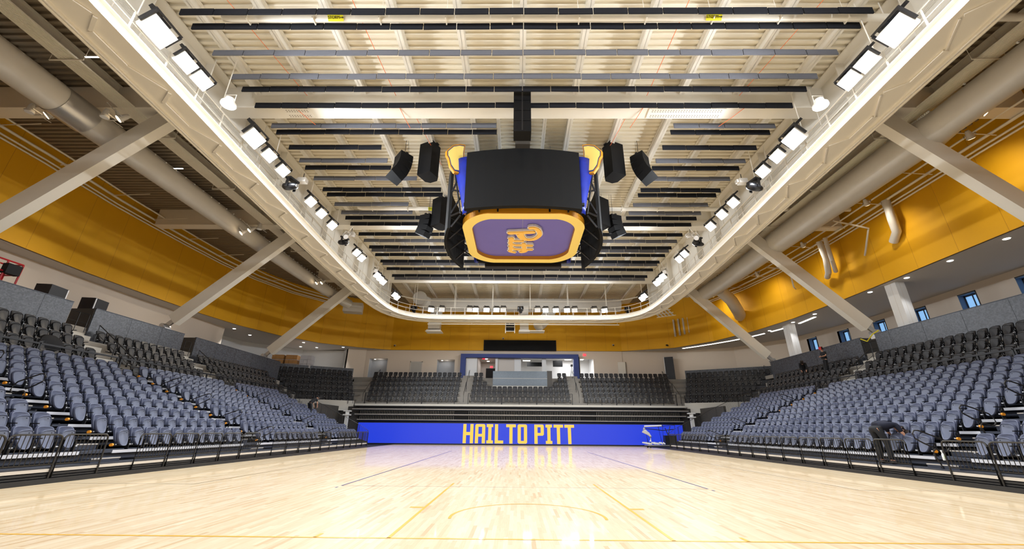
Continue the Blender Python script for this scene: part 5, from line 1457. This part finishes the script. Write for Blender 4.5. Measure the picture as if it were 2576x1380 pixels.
for s in (-1, 1):
    m = MB(); n = 14; sec = []
    for i in range(n + 1):
        t = -1 + 2 * i / n; y = t * 2.6; x = s * (3.72 + 0.5 * (1 - t * t))
        sec.append((x, y))
    vs = []
    for (x, y) in sec: vs += [(x, y, -1.75), (x, y, 3.0), (x - s * 0.14, y, 3.0), (x - s * 0.14, y, -1.75)]
    vs = [(x, y, z if z > 0 else -0.55) for (x, y, z) in vs]
    m.v = vs
    for i in range(n):
        a = 4 * i
        for j in range(4): m.f.append((a + j, a + (j + 1) % 4, a + 4 + (j + 1) % 4, a + 4 + j)); m.m.append(0)
    m.f.append((0, 1, 2, 3)); m.m.append(0); m.f.append((4 * n, 4 * n + 1, 4 * n + 2, 4 * n + 3)); m.m.append(0)
    m.build('side_screen', 'black_screen', e)
    # truss between
    for (a, b) in (((3.0, -2.6, 0.0), (3.6, -2.6, 3.0)), ((3.6, -2.6, 0.0), (3.0, -2.6, 1.5)), ((3.0, -2.6, 1.5), (3.6, -2.6, 1.6)), ((3.0, -2.6, 3.0), (3.6, -2.6, 1.5)),
                   ((3.0, 0, 0.0), (4.0, 0, 0.6)), ((3.0, 0, 0.0), (4.0, 0, -0.5)), ((3.0, 2.6, 0.0), (3.6, 2.6, 0.6)), ((3.0, -2.6, 0.1), (3.6, -2.6, 0.1)), ((2.9, -2.6, -0.1), (3.55, -2.6, -0.5)),
                   ((3.0, -1.3, 0), (3.85, -1.3, -0.5)), ((3.0, 1.3, 0), (3.85, 1.3, -0.5)), ((3.0, -1.3, 0), (3.85, -1.3, 0.7)), ((3.0, 1.3, 0), (3.85, 1.3, 0.7))):
        m = MB(); a = (max(a[0], 3.12), a[1], a[2] + (0.25 if a[2] < 0.2 else 0)); m.tube([(s * a[0], a[1], a[2]), (s * b[0], b[1], b[2])], 0.045, 6); m.build('truss_bar', 'black_metal', e)
    # corner banner
    for q in (-1, 1):
        m = MB(); n = 6
        top = [Vector((s * (2.75 + 0.95 * math.sin(PI / 2 * k / n)), q * (3.25 - 0.85 * (1 - math.cos(PI / 2 * k / n))), 3.15)) for k in range(n + 1)]
        bot = [Vector((s * (2.75 + 0.22 * math.sin(PI / 2 * k / n)), q * (3.1 - 0.2 * (1 - math.cos(PI / 2 * k / n))), 0.0)) for k in range(n + 1)]
        vs = []; N4 = 8
        for i in range(N4 + 1):
            t = i / N4; tt = t ** 1.3
            for k in range(n + 1): vs.append(tuple(bot[k].lerp(top[k], tt) if False else Vector((bot[k].x + (top[k].x - bot[k].x) * tt, bot[k].y + (top[k].y - bot[k].y) * tt, 3.15 * t))))
        m.add(vs, [(i * (n + 1) + k, i * (n + 1) + k + 1, (i + 1) * (n + 1) + k + 1, (i + 1) * (n + 1) + k) for i in range(N4) for k in range(n)])
        ob = m.build('corner_banner', 'banner_blue', e, True); md = ob.modifiers.new('t', 'SOLIDIFY'); md.thickness = 0.03
        # plain gold plaque on the upper corner
        pl = [(-0.50, -0.15), (-0.38, -0.30), (-0.25, -0.72), (0.0, -0.98), (0.28, -0.93), (0.42, -0.45), (0.50, -0.05), (0.46, 0.45), (0.50, 0.95), (0.20, 0.86), (-0.18, 0.62), (-0.52, 0.12)]
        if s > 0: pl = [(-a, b) for a, b in pl]
        ang = s * q * math.radians(35)
        Mx = Matrix.Translation((s * 3.55, q * 3.0, 3.25)) @ Matrix.Rotation(ang if q < 0 else ang, 4, 'Z')
        def pm(sc_, w0, w1, matn, nm):
            m = MB(); m.prism([(a * sc_, b * sc_) for a, b in pl], lambda u, v, w: (u, q * w, v), (w0, w1)); ob = m.build(nm, matn, e); ob.matrix_local = Mx
        pm(1.0, 0.0, 0.16, 'gold_edge', 'corner_plaque'); pm(0.90, 0.16, 0.175, 'frame_blue', 'plaque_edge'); pm(0.83, 0.175, 0.19, 'gold_paint', 'plaque_face')
m = MB(); m.b2(-2.9, 2.9, -3.2, 3.2, 0.36, 0.5); m.b2(-2.7, 2.7, -2.9, 2.9, 0.5, 3.2); m.build('core', 'dark_void', e)
m = MB(); m.b2(-2.35, 2.45, 3.35, 3.8, -0.12, 0.1); m.b2(-2.6, 2.6, -2.98, -2.9, 0.3, 0.75)
for x in (-2.2, -1.3, 1.2, 2.1): m.b2(x, x + 0.08, -3.05, -2.95, 0.1, 0.75)
m.build('lower_beam', 'black_metal', e)
# back row screen below
# logo: script word in plane z, letters traced as strokes, reading towards the window side
LP = [  # strokes in crop pixels (1725x1380 of a 150x120 px window), widths
    ([(370, 545), (700, 535), (1050, 520)], 62), ([(640, 600), (700, 680), (800, 715), (950, 735), (1100, 705), (1220, 620), (1235, 540), (1180, 450), (1080, 400), (975, 400)], 58),
    ([(700, 545), (740, 640), (800, 715)], 60),
    ([(370, 700), (440, 690), (470, 765), (600, 770), (740, 770)], 42), ([(370, 825), (520, 885), (640, 890), (1000, 900)], 44), ([(370, 920), (520, 1000), (760, 1015), (1000, 1015)], 44), ([(360, 1050), (420, 1075), (510, 1090)], 42),
    ([(410, 720), (400, 800), (410, 900), (400, 1000), (390, 1060)], 52), ([(775, 850), (790, 960), (780, 1060), (700, 1075)], 58), ([(850, 1050), (800, 1075)], 30)]
def crop2xy(u, v):
    px_, py_ = 1250 + u / 11.5, 540 + v / 11.5
    d = Fv + R2 * ((px_ - PPX) / FPX) - U2 * ((py_ - H_ / 2) / FPX)
    t = (11.02 - CAM.z) / d.z; p = CAM + d * t
    return p.x - SBX, p.y - SBY
def strokes(ext, z0, z1, name, matn):
    m = MB()
    for pts, wd in LP:
        P2 = [Vector(crop2xy(u, v)) for u, v in pts]
        # smooth
        Q = []
        for i in range(len(P2) - 1):
            p0 = P2[max(i - 1, 0)]; p1 = P2[i]; p2 = P2[i + 1]; p3 = P2[min(i + 2, len(P2) - 1)]
            for k in range(5):
                t = k / 5; Q.append(0.5 * ((2 * p1) + (-p0 + p2) * t + (2 * p0 - 5 * p1 + 4 * p2 - p3) * t * t + (-p0 + 3 * p1 - 3 * p2 + p3) * t ** 3))
        Q.append(P2[-1])
        w_ = wd * 0.00203 + ext
        zc = [0]
        def zz_():
            global LOGC
            LOGC += 1; return z0 - 0.00012 * LOGC
        for a, b in zip(Q, Q[1:]):
            d = b - a
            if d.length < 1e-5: continue
            d.normalize(); nn = Vector((-d.y, d.x)) * w_
            m.prism([tuple(a - nn), tuple(b - nn), tuple(b + nn), tuple(a + nn)], lambda u, v, w: (u, v, w), (zz_(), z1))
        for a in Q[::2] + [Q[-1]]:
            m.prism([(a.x + w_ * math.cos(2 * PI * k / 12), a.y + w_ * math.sin(2 * PI * k / 12)) for k in range(12)], lambda u, v, w: (u, v, w), (zz_(), z1))
    return m.build(name, matn, e)
LOGC = 0
strokes(0.05, 0.08, 0.2, 'logo_backing', 'logo_white'); LOGC = 0
strokes(0.0, 0.03, 0.09, 'logo', 'logo_gold')
# suspension cables
m = MB()
for (x, y) in ((-1.5, -1.5), (1.5, -1.5), (-1.5, 1.5), (1.5, 1.5)): m.tube([(x, y, 3.2), (x, y, 5.2)], 0.02, 5)
m.build('hoist_cable', 'galvanised', e)

# loudspeakers
def line_array(loc, rz, n, label, curve=0.13, w_=0.8, boxh=0.36, depth=0.75, tilt0=0.0):
    e = empty('line_array_speaker', loc, rz, label, 'loudspeaker', 'hung loudspeakers')
    z = 0; a = tilt0; p = Vector((0, 0, 0))
    for k in range(n):
        m = MB(); M = Matrix.Rotation(a, 3, 'X')
        prof = [(-w_ / 2, -depth / 2), (w_ / 2, -depth / 2), (w_ * 0.36, depth / 2), (-w_ * 0.36, depth / 2)]
        m.prism(prof, lambda u, v, w: tuple(p + M @ Vector((u, v, w))), (-boxh, -0.01))
        m.build('cabinet', 'speaker_black', e)
        p = p + M @ Vector((0, 0.0, -boxh)); a -= curve
        p = p + Vector((0, math.sin(a) * 0.03, 0))
    m = MB(); m.tube([(0, 0, 0), (0, 0, 16.2 - loc[2])], 0.014, 4); m.box((0, 0, 0.05), (w_ * 0.8, 0.12, 0.08)); m.tube([(0.1, 0.2, 0), (0.05, 0.1, 16.2 - loc[2])], 0.008, 4); m.build('rigging', 'black_metal', e)
    return e
def sub(loc, rz, label, hh=2.0):
    e = empty('subwoofer_column', loc, rz, label, 'loudspeaker', 'hung subwoofer columns')
    m = MB(); prof = [(-0.42, -0.42), (0.42, -0.42), (0.42, 0.30), (0.22, 0.5), (-0.22, 0.5), (-0.42, 0.30)]
    m.prism(prof, lambda u, v, w: (u, v, w), (-hh, 0)); m.build('cabinet', 'speaker_black', e)
    m = MB(); m.tube([(0.2, 0, 0), (0.2, 0, 16.2 - loc[2])], 0.012, 4); m.tube([(-0.2, 0, 0), (-0.2, 0, 16.2 - loc[2])], 0.012, 4); m.box((0, 0, 0.04), (0.95, 0.2, 0.07)); m.build('rigging', 'black_metal', e)
    return e
for s in (-1, 1):
    o = line_array((s * 6.35, 18.0, 15.15), s * math.radians(50), 4, 'curved black line array hung beside the scoreboard, %s, facing the camera end' % SIDE(s), 0.16, 0.85, 0.42)
    sub((s * 5.0, 18.2, 15.95), s * math.radians(25), 'tall black subwoofer column beside the scoreboard, %s, nearer the camera' % SIDE(s), 2.0)
    line_array((s * 6.1, 23.4, 14.5), s * math.radians(120), 4, 'curved black line array hung beyond the scoreboard, %s' % SIDE(s), 0.16, 0.8, 0.36)
    sub((s * 5.25, 23.2, 15.6), s * math.radians(35), 'tall black subwoofer column beyond the scoreboard, %s' % SIDE(s), 2.0)
# centre array
e = empty('line_array_speaker', (0.0, 13.9, 15.3), 0, 'straight black line array hung at the middle just before the main roof beam', 'loudspeaker', 'hung loudspeakers')
for k in range(4):
    m = MB(); m.box((0, 0.0, -0.30 - 0.56 * k), (0.75, 0.62, 0.54)); m.build('cabinet', 'speaker_black', e)
m = MB(); m.box((0, -0.31, -1.15), (0.06, 0.03, 2.1)); m.build('centre_trim', 'black_plastic', e)
m = MB(); m.box((0, 0, 0.06), (0.3, 0.3, 0.1)); m.tube([(0, 0, 0), (0, 0, 0.9)], 0.012, 4); m.tube([(0.08, 0, 0), (0.08, 0, 0.9)], 0.012, 4); m.build('rigging', 'galvanised', e)
e = empty('cable_box', (0.05, 16.3, 15.0), 0, 'dark grey cable housing between the line array and the scoreboard top', 'housing')
m = MB(); m.box((0, 0, 0), (0.72, 0.6, 1.3)); m.build('casing', 'camera_grey', e)
m = MB(); m.tube([(0, 0, 0.6), (0, 0, 1.2)], 0.05, 6); m.build('hanger', 'galvanised', e)

# ------------------------------------------------------------------ concourse props
# red scissor lift basket
e = empty('scissor_lift', (-25.9, 17.9, 6.25), 0, 'red scissor lift behind the lift-side parapet', 'lift')
m = MB()
def rb_(a, b, r=0.04): m.tube([a, b], r, 6)
zt_ = 2.75; zb_ = 1.65
for (x, y) in ((-0.4, -1.0), (0.4, -1.0), (-0.4, 0.95), (0.4, 0.95)): rb_((x, y, zb_), (x, y, zt_))
for z in (zb_, (zb_ + zt_) / 2, zt_):
    for x in (-0.4, 0.4): rb_((x, -1.0, z), (x, 0.95, z))
    for y in (-1.0, 0.95): rb_((-0.4, y, z), (0.4, y, z))
rb_((0.4, 0.3, zb_), (0.4, 0.3, zt_)); m.build('basket', 'lift_red', e)
m = MB(); m.box((0, 0, zb_), (0.8, 1.95, 0.08)); m.box((0, 0, 0.35), (0.8, 1.9, 0.5)); m.build('deck', 'lift_red', e)
m = MB(); m.beam((0, -0.8, 0.6), (0, 0.8, 1.6), 0.3, 0.08); m.beam((0, 0.8, 0.6), (0, -0.8, 1.6), 0.3, 0.08); m.build('scissor_arm', 'black_metal', e)
m = MB(); m.box((0.42, 0.55, 2.35), (0.3, 0.6, 0.5)); m.build('bag', 'cloth_black', e); m = MB(); m.box((0.42, -0.2, 2.3), (0.1, 0.4, 0.4)); m.build('control_box', 'cardboard', e)
# black merchandise fridges / cabinets
for k, (y, lab) in enumerate(((19.35, 'black cabinet with a bright edge above the first lift-side parapet'), (21.6, 'black cabinet with a bright edge above the second lift-side parapet'))):
    e = empty('black_cabinet', (-24.1, y, 6.25), 0.15, lab, 'cabinet', 'black cabinets')
    m = MB(); m.box((0, 0, 0.9), (0.7, 0.95, 1.75)); m.build('body', 'black_metal', e)
    m = MB(); m.box((0.36, 0.45 if k == 0 else -0.42, 0.9), (0.03, 0.05, 1.7)); m.build('bright_edge', 'white_nosing', e)
# wrapped pallets
for k, (x, y, nm) in enumerate(((-26.45, 44.6, 'brown wrapped pallet of boxes beside the brace foot'), (-25.05, 44.8, 'brown wrapped pallet of boxes in the middle of three'), (-23.55, 45.0, 'silvery wrapped pallet of boxes nearest the corridor'))):
    e = empty('wrapped_pallet', (x, y, 6.9), 0.15, nm, 'pallet', 'wrapped pallets'); e.scale = (1, 1, 1.12)
    m = MB()
    for i in range(3):
        for j in range(4): 
            for q in range(2): m.box((-0.4 + 0.4 * i + random.uniform(-.01, .01), -0.28 + 0.56 * q, 0.3 + 0.42 * j), (0.38, 0.52, 0.40))
    m.build('boxes', 'cardboard' if k < 2 else 'plastic_wrap', e)
    m = MB(); m.box((0, 0, 0.06), (1.25, 1.15, 0.12)); m.build('base', 'brown_shade', e)
    m = MB()
    for z in (0.5, 0.9, 1.3): m.box((0, 0, z), (1.24, 1.14, 0.03))
    m.build('strapping', 'plastic_wrap', e)
# cart with wrapped goal frames in front of the LED board
e = empty('equipment_cart', (12.3, 37.6, 0.0), 0.0, 'low wheeled cart carrying plastic-wrapped metal frames by the blue LED board', 'cart')
m = MB(); m.box((0, 0, 0.2), (2.7, 1.0, 0.07)); m.build('deck', 'galvanised', e)
for x in (-1.1, 1.1):
    for y in (-0.4, 0.4):
        m = MB(); m.tube([(x, y - 0.03, 0.08), (x, y + 0.03, 0.08)], 0.08, 10); m.build('wheel', 'black_plastic', e)
m = MB()
for a in ([(-1.2, -0.2, 0.25), (-1.35, -0.2, 1.75), (0.2, -0.2, 1.8), (0.1, -0.2, 0.25)], [(0.1, 0.1, 0.25), (-0.1, 0.1, 1.7), (1.35, 0.1, 1.85), (1.2, 0.1, 0.25)], [(-1.3, 0.2, 1.55), (0.3, 0.2, 1.4), (1.3, 0.2, 1.5)], [(0.4, 0, 0.3), (0.9, 0, 1.75)], [(0.9, 0, 0.3), (0.45, 0, 1.6)]):
    m.tube(a, 0.035, 6)
m.build('frame', 'black_metal', e)
m = MB(); m.box((0.85, 0.2, 0.62), (1.0, 0.5, 0.75)); m.build('black_case', 'black_plastic', e)
m = MB(); m.tube([(-1.45, -0.25, 1.6), (-1.5, -0.25, 1.35), (-1.1, -0.25, 1.1), (-0.95, -0.25, 0.9), (-1.0, -0.25, 0.5)], [0.14, 0.2, 0.12, 0.08, 0.1], 8); m.tube([(-1.4, -0.2, 1.72), (0.1, -0.2, 1.78)], 0.07, 8)
m.build('plastic_wrap', 'plastic_wrap', e, True)
m = MB()
for k in range(9):
    a = random.uniform(0, PI); m.tube([(-1.1 + 0.16 * k, -0.35, 0.3), (-1.4 + 0.16 * k + 0.4 * math.cos(a), -0.3, 0.42), (-0.9 + 0.14 * k, 0.1, 0.36)], 0.06, 6)
m.build('wrap_heap', 'plastic_wrap', e, True)
# spray bottle on the aisle step
e = empty('spray_bottle', (12.12, 12.78, 0.59), 0.6, 'white spray bottle with green label on the first window-side aisle step', 'bottle')
e.scale = (1, 1, 1)
m = MB(); n = 12; m.rings([[Vector((r * math.cos(2 * PI * k / n), r * 0.7 * math.sin(2 * PI * k / n), z)) for k in range(n)] for r, z in ((0.045, 0), (0.05, 0.03), (0.048, 0.15), (0.02, 0.2), (0.018, 0.23))]); m.build('body', 'bottle_white', e, True)
m = MB(); m.box((0.0, -0.034, 0.09), (0.07, 0.012, 0.09)); m.build('label', 'bottle_green', e)
m = MB(); m.box((-0.02, 0, 0.25), (0.1, 0.03, 0.035)); m.box((-0.06, 0, 0.22), (0.012, 0.015, 0.05)); m.build('trigger', 'bottle_white', e)
# dark jacket heap on the lift-side black seats
m = MB(); 
rings = []
for i in range(7):
    t = i / 6; r = 0.42 * math.sin(PI * (0.12 + 0.8 * (1 - t))) ; z = 0.9 * t
    rings.append([Vector(((r * (1 + 0.18 * math.sin(3 * k + i))) * math.cos(2 * PI * k / 12) - 0.2 * t, r * 1.3 * (1 + 0.15 * math.sin(2 * k)) * math.sin(2 * PI * k / 12), z)) for k in range(12)])
m.rings(rings); o = m.build('dark_jacket', 'cloth_black', None, True); o.location = (-21.1, 17.75, 4.25)
tag(o, 'black jacket heaped over black seats near the first upper stair, lift side', 'jacket')
# yellow tape on window-side gate
m = MB(); m.tube([(22.9, 26.9, 7.2), (22.95, 26.5, 6.95), (23.1, 26.1, 7.35), (23.2, 25.7, 7.5)], 0.035, 5)
tag(m.build('caution_tape', 'tape_yellow'), 'yellow tape strung across the upper stair gate, window side', 'tape')
# person-high white things: fire alarm etc.
for k, (p, lab) in enumerate((((-24.0, 22.35, 7.35), 'small red alarm box beside the second black cabinet'), ((-18.0, 38.0, 7.0), ''))):
    if not lab: continue
    m = MB(); m.box((0, 0, 0), (0.1, 0.25, 0.25)); o = m.build('alarm_box', 'cap_red'); o.location = p; tag(o, lab, 'alarm')

# ------------------------------------------------------------------ people
def skin_obj(name, nodes, edges, m, parent, root=0, lvl=2):
    me = bpy.data.meshes.new(name); me.from_pydata([n[0] for n in nodes], edges, []); me.materials.append(MATS[m])
    o = bpy.data.objects.new(name, me); COL.objects.link(o); o.parent = parent
    sk = o.modifiers.new('skin', 'SKIN'); sk.use_smooth_shade = True
    for i, n in enumerate(nodes):
        r = n[1]; me.skin_vertices[0].data[i].radius = (r, r) if not isinstance(r, tuple) else r
        me.skin_vertices[0].data[i].use_root = (i == root)
    ss = o.modifiers.new('sub', 'SUBSURF'); ss.levels = lvl; ss.render_levels = lvl
    return o
def person(loc, rz, label, J, hair='hair_dark', cap=None, trousers='cloth_black', shirt='cloth_black', sleeve='short'):
    e = empty('person', loc, rz, label, 'person')
    V = {k: Vector(v) for k, v in J.items()}
    nodes, edges, idx = [], [], {}
    def nd(k, p, r): idx[k] = len(nodes); nodes.append((tuple(p), r)); return idx[k]
    def ed(a, b): edges.append((idx[a], idx[b]))
    nd('pelvis', V['pelvis'], (0.11, 0.09)); nd('belly', V['pelvis'].lerp(V['chest'], 0.45), (0.10, 0.08)); nd('chest', V['chest'], (0.11, 0.09)); nd('neck', V['neck'], 0.055)
    up = (V['head'] - V['neck']).normalized()
    nd('h0', V['head'] - up * 0.05, (0.075, 0.085)); nd('h1', V['head'] + up * 0.04, (0.082, 0.098)); nd('h2', V['head'] + up * 0.11, (0.06, 0.07))
    for a, b in (('pelvis', 'belly'), ('belly', 'chest'), ('chest', 'neck'), ('neck', 'h0'), ('h0', 'h1'), ('h1', 'h2')): ed(a, b)
    for s in 'lr':
        nd('sh' + s, V['sh' + s], 0.05); nd('el' + s, V['el' + s], 0.042); nd('wr' + s, V['wr' + s], 0.028); ed('chest', 'sh' + s); ed('sh' + s, 'el' + s); ed('el' + s, 'wr' + s)
        d = (V['wr' + s] - V['el' + s]).normalized(); side = d.cross(Vector((0, 0, 1)))
        side = side.normalized() if side.length > 0.1 else Vector((0, 1, 0))
        palm = V['wr' + s] + d * 0.06; nd('pa' + s, palm, (0.036, 0.018)); ed('wr' + s, 'pa' + s)
        nrm = side.cross(d)
        for f, (off, ln) in enumerate(((-0.03, 0.06), (-0.01, 0.075), (0.01, 0.07), (0.03, 0.055))):
            a = palm + side * off + d * 0.03; nd('f%d%s' % (f, s), a, 0.009); ed('pa' + s, 'f%d%s' % (f, s))
            b_ = a + d * ln * 0.6 - nrm * 0.01; nd('g%d%s' % (f, s), b_, 0.008); ed('f%d%s' % (f, s), 'g%d%s' % (f, s))
            c_ = b_ + d * ln * 0.35 - nrm * 0.025; nd('k%d%s' % (f, s), c_, 0.007); ed('g%d%s' % (f, s), 'k%d%s' % (f, s))
        th = V['wr' + s] + d * 0.03 + side * 0.035; nd('t0' + s, th, 0.011); ed('wr' + s, 't0' + s); nd('t1' + s, th + d * 0.035 + side * 0.02, 0.009); ed('t0' + s, 't1' + s)
        nd('hp' + s, V['hp' + s], 0.07); nd('kn' + s, V['kn' + s], 0.05); nd('an' + s, V['an' + s], 0.035); ed('pelvis', 'hp' + s); ed('hp' + s, 'kn' + s); ed('kn' + s, 'an' + s)
        ft = V['an' + s] + V['toe'] * 0.16 + Vector((0, 0, -0.05)); nd('to' + s, ft, (0.028, 0.02)); ed('an' + s, 'to' + s)
    skin_obj('body', nodes, edges, 'skin', e)
    # trousers
    nn = [(tuple(V['pelvis'] + Vector((0, 0, 0.05))), (0.185, 0.17)), (tuple(V['pelvis']), (0.20, 0.19))]; ee = [(0, 1)]
    for s in 'lr':
        b0 = len(nn); nn += [(tuple(V['hp' + s]), 0.105), (tuple(V['kn' + s]), 0.08), (tuple(V['an' + s]), 0.065)]; ee += [(1, b0), (b0, b0 + 1), (b0 + 1, b0 + 2)]
    skin_obj('trousers', nn, ee, trousers, e, 1)
    nn = [(tuple(V['pelvis'] + (V['chest'] - V['pelvis']) * 0.02), (0.17, 0.15)), (tuple(V['pelvis'].lerp(V['chest'], 0.5)), (0.165, 0.145)), (tuple(V['chest']), (0.18, 0.155)), (tuple(V['chest'].lerp(V['neck'], 0.75)), 0.08)]; ee = [(0, 1), (1, 2), (2, 3)]
    for s in 'lr':
        b0 = len(nn); end = V['sh' + s].lerp(V['el' + s], 0.75) if sleeve == 'short' else V['wr' + s]
        nn += [(tuple(V['sh' + s]), 0.082), (tuple(V['sh' + s].lerp(V['el' + s], 0.5)), 0.065)]; ee += [(2, b0), (b0, b0 + 1)]
        if sleeve != 'short': nn += [(tuple(V['el' + s]), 0.055), (tuple(end), 0.042)]; ee += [(b0 + 1, b0 + 2), (b0 + 2, b0 + 3)]
        else: nn += [(tuple(end), 0.06)]; ee += [(b0 + 1, b0 + 2)]
    skin_obj('shirt', nn, ee, shirt, e, 1)
    # shoes
    for s in 'lr':
        a = V['an' + s] + Vector((0, 0, -0.05)); skin_obj('shoe', [(tuple(a - V['toe'] * 0.04), (0.065, 0.055)), (tuple(a + V['toe'] * 0.2), (0.06, 0.04))], [(0, 1)], 'black_plastic', e, 0, 1)
    # hair or cap
    hd = V['head']; fw = Vector(J.get('face', (1, 0, 0))).normalized()
    skin_obj('hair', [(tuple(hd - fw * 0.03 + up * 0.02), (0.085, 0.09)), (tuple(hd - fw * 0.02 + up * 0.09), (0.088, 0.095)), (tuple(hd - fw * 0.01 + up * 0.135), (0.06, 0.07))], [(0, 1), (1, 2)], hair, e, 1, 1)
    if cap:
        c_ = hd + up * 0.12; skin_obj('cap', [(tuple(c_), (0.098, 0.105)), (tuple(c_ + up * 0.045), (0.06, 0.07)), (tuple(c_ + fw * 0.13), (0.07, 0.015))], [(0, 1), (0, 2)], cap, e, 0, 1)
    # face features
    side = up.cross(fw).normalized(); m = MB()
    m.box(hd + fw * 0.098 + up * 0.02, (0.02, 0.02, 0.045)); m.build('nose', 'skin', e)
    m = MB()
    for q in (-1, 1): m.tube([hd + fw * 0.088 + side * 0.032 * q + up * 0.04, hd + fw * 0.096 + side * 0.032 * q + up * 0.04], 0.010, 6)
    m.build('eyes', 'hair_dark', e)
    m = MB(); m.tube([hd + fw * 0.092 - side * 0.025 - up * 0.035, hd + fw * 0.092 + side * 0.025 - up * 0.035], 0.006, 5); m.build('mouth', 'cap_red', e)
    m = MB()
    for q in (-1, 1): m.tube([hd + side * 0.083 * q + up * 0.0, hd + side * 0.088 * q + up * 0.04], 0.015, 6)
    m.build('ears', 'skin', e)
    return e
# 1 standing, red cap, leaning on the parapet (local +x = facing)
Jst = dict(pelvis=(0, 0, 0.93), chest=(0.0, 0, 1.32), neck=(0.02, 0, 1.50), head=(0.05, 0, 1.62), shl=(0, 0.2, 1.43), shr=(0, -0.2, 1.43), ell=(0.06, 0.27, 1.17), elr=(0.06, -0.27, 1.17), wrl=(0.26, 0.10, 1.12), wrr=(0.27, -0.06, 1.14),
           hpl=(0, 0.10, 0.88), hpr=(0, -0.10, 0.88), knl=(0.10, 0.11, 0.47), knr=(0.03, -0.12, 0.47), anl=(0.15, 0.12, 0.08), anr=(0.0, -0.12, 0.08), toe=Vector((1, 0, 0)), face=(1, 0.3, -0.1))
person((22.0, 29.35, 5.3), PI, 'person in a red cap and black T-shirt standing against the window-side parapet, hands together', Jst, cap='cap_red')
# 2 bending over seats
Jb = dict(pelvis=(-0.12, 0, 0.92), chest=(0.22, 0, 1.20), neck=(0.38, 0, 1.28), head=(0.50, 0, 1.30), shl=(0.27, 0.19, 1.25), shr=(0.27, -0.19, 1.25), ell=(0.36, 0.22, 0.98), elr=(0.36, -0.22, 0.98), wrl=(0.45, 0.16, 0.74), wrr=(0.45, -0.16, 0.74),
          hpl=(-0.12, 0.10, 0.86), hpr=(-0.12, -0.10, 0.86), knl=(0.0, 0.13, 0.47), knr=(-0.02, -0.13, 0.47), anl=(-0.1, 0.14, 0.08), anr=(-0.12, -0.14, 0.08), toe=Vector((1, 0, 0)), face=(0.8, 0, -0.6))
person((21.95, 31.7, 5.0), -2.2, 'person in black with a dark cap bending over the upper black seats, window side', Jb, cap='hair_dark', sleeve='long')
# 3 lift-side stand, bending near the end guard
person((-16.0, 32.3, 2.22), 1.2, 'person in a black T-shirt bending over blue-grey seats near the end guard, lift side', Jb)
# 4 front row window side, deeply bent, seen from behind
Jd = dict(pelvis=(-0.16, 0, 0.98), chest=(0.24, 0, 1.04), neck=(0.44, 0, 0.98), head=(0.55, 0, 0.90), shl=(0.30, 0.2, 1.04), shr=(0.30, -0.2, 1.04), ell=(0.42, 0.24, 0.76), elr=(0.42, -0.24, 0.76), wrl=(0.55, 0.18, 0.55), wrr=(0.55, -0.18, 0.55),
          hpl=(-0.17, 0.11, 0.92), hpr=(-0.17, -0.11, 0.92), knl=(-0.05, 0.15, 0.48), knr=(-0.05, -0.15, 0.48), anl=(-0.1, 0.17, 0.08), anr=(-0.1, -0.17, 0.08), toe=Vector((1, 0, 0)), face=(0.5, 0, -0.9))
o = person((12.30, 14.85, 0.38), 0.0, 'person in dark trousers bending over the front row behind the guard panels, window side', Jd, trousers='cloth_black', shirt='cloth_navy')
o.scale = (1.16, 1.16, 1.16)

# hide nothing, link check
for o in list(bpy.data.objects):
    if o.type == 'EMPTY' and o.parent is None and not o.children: bpy.data.objects.remove(o)
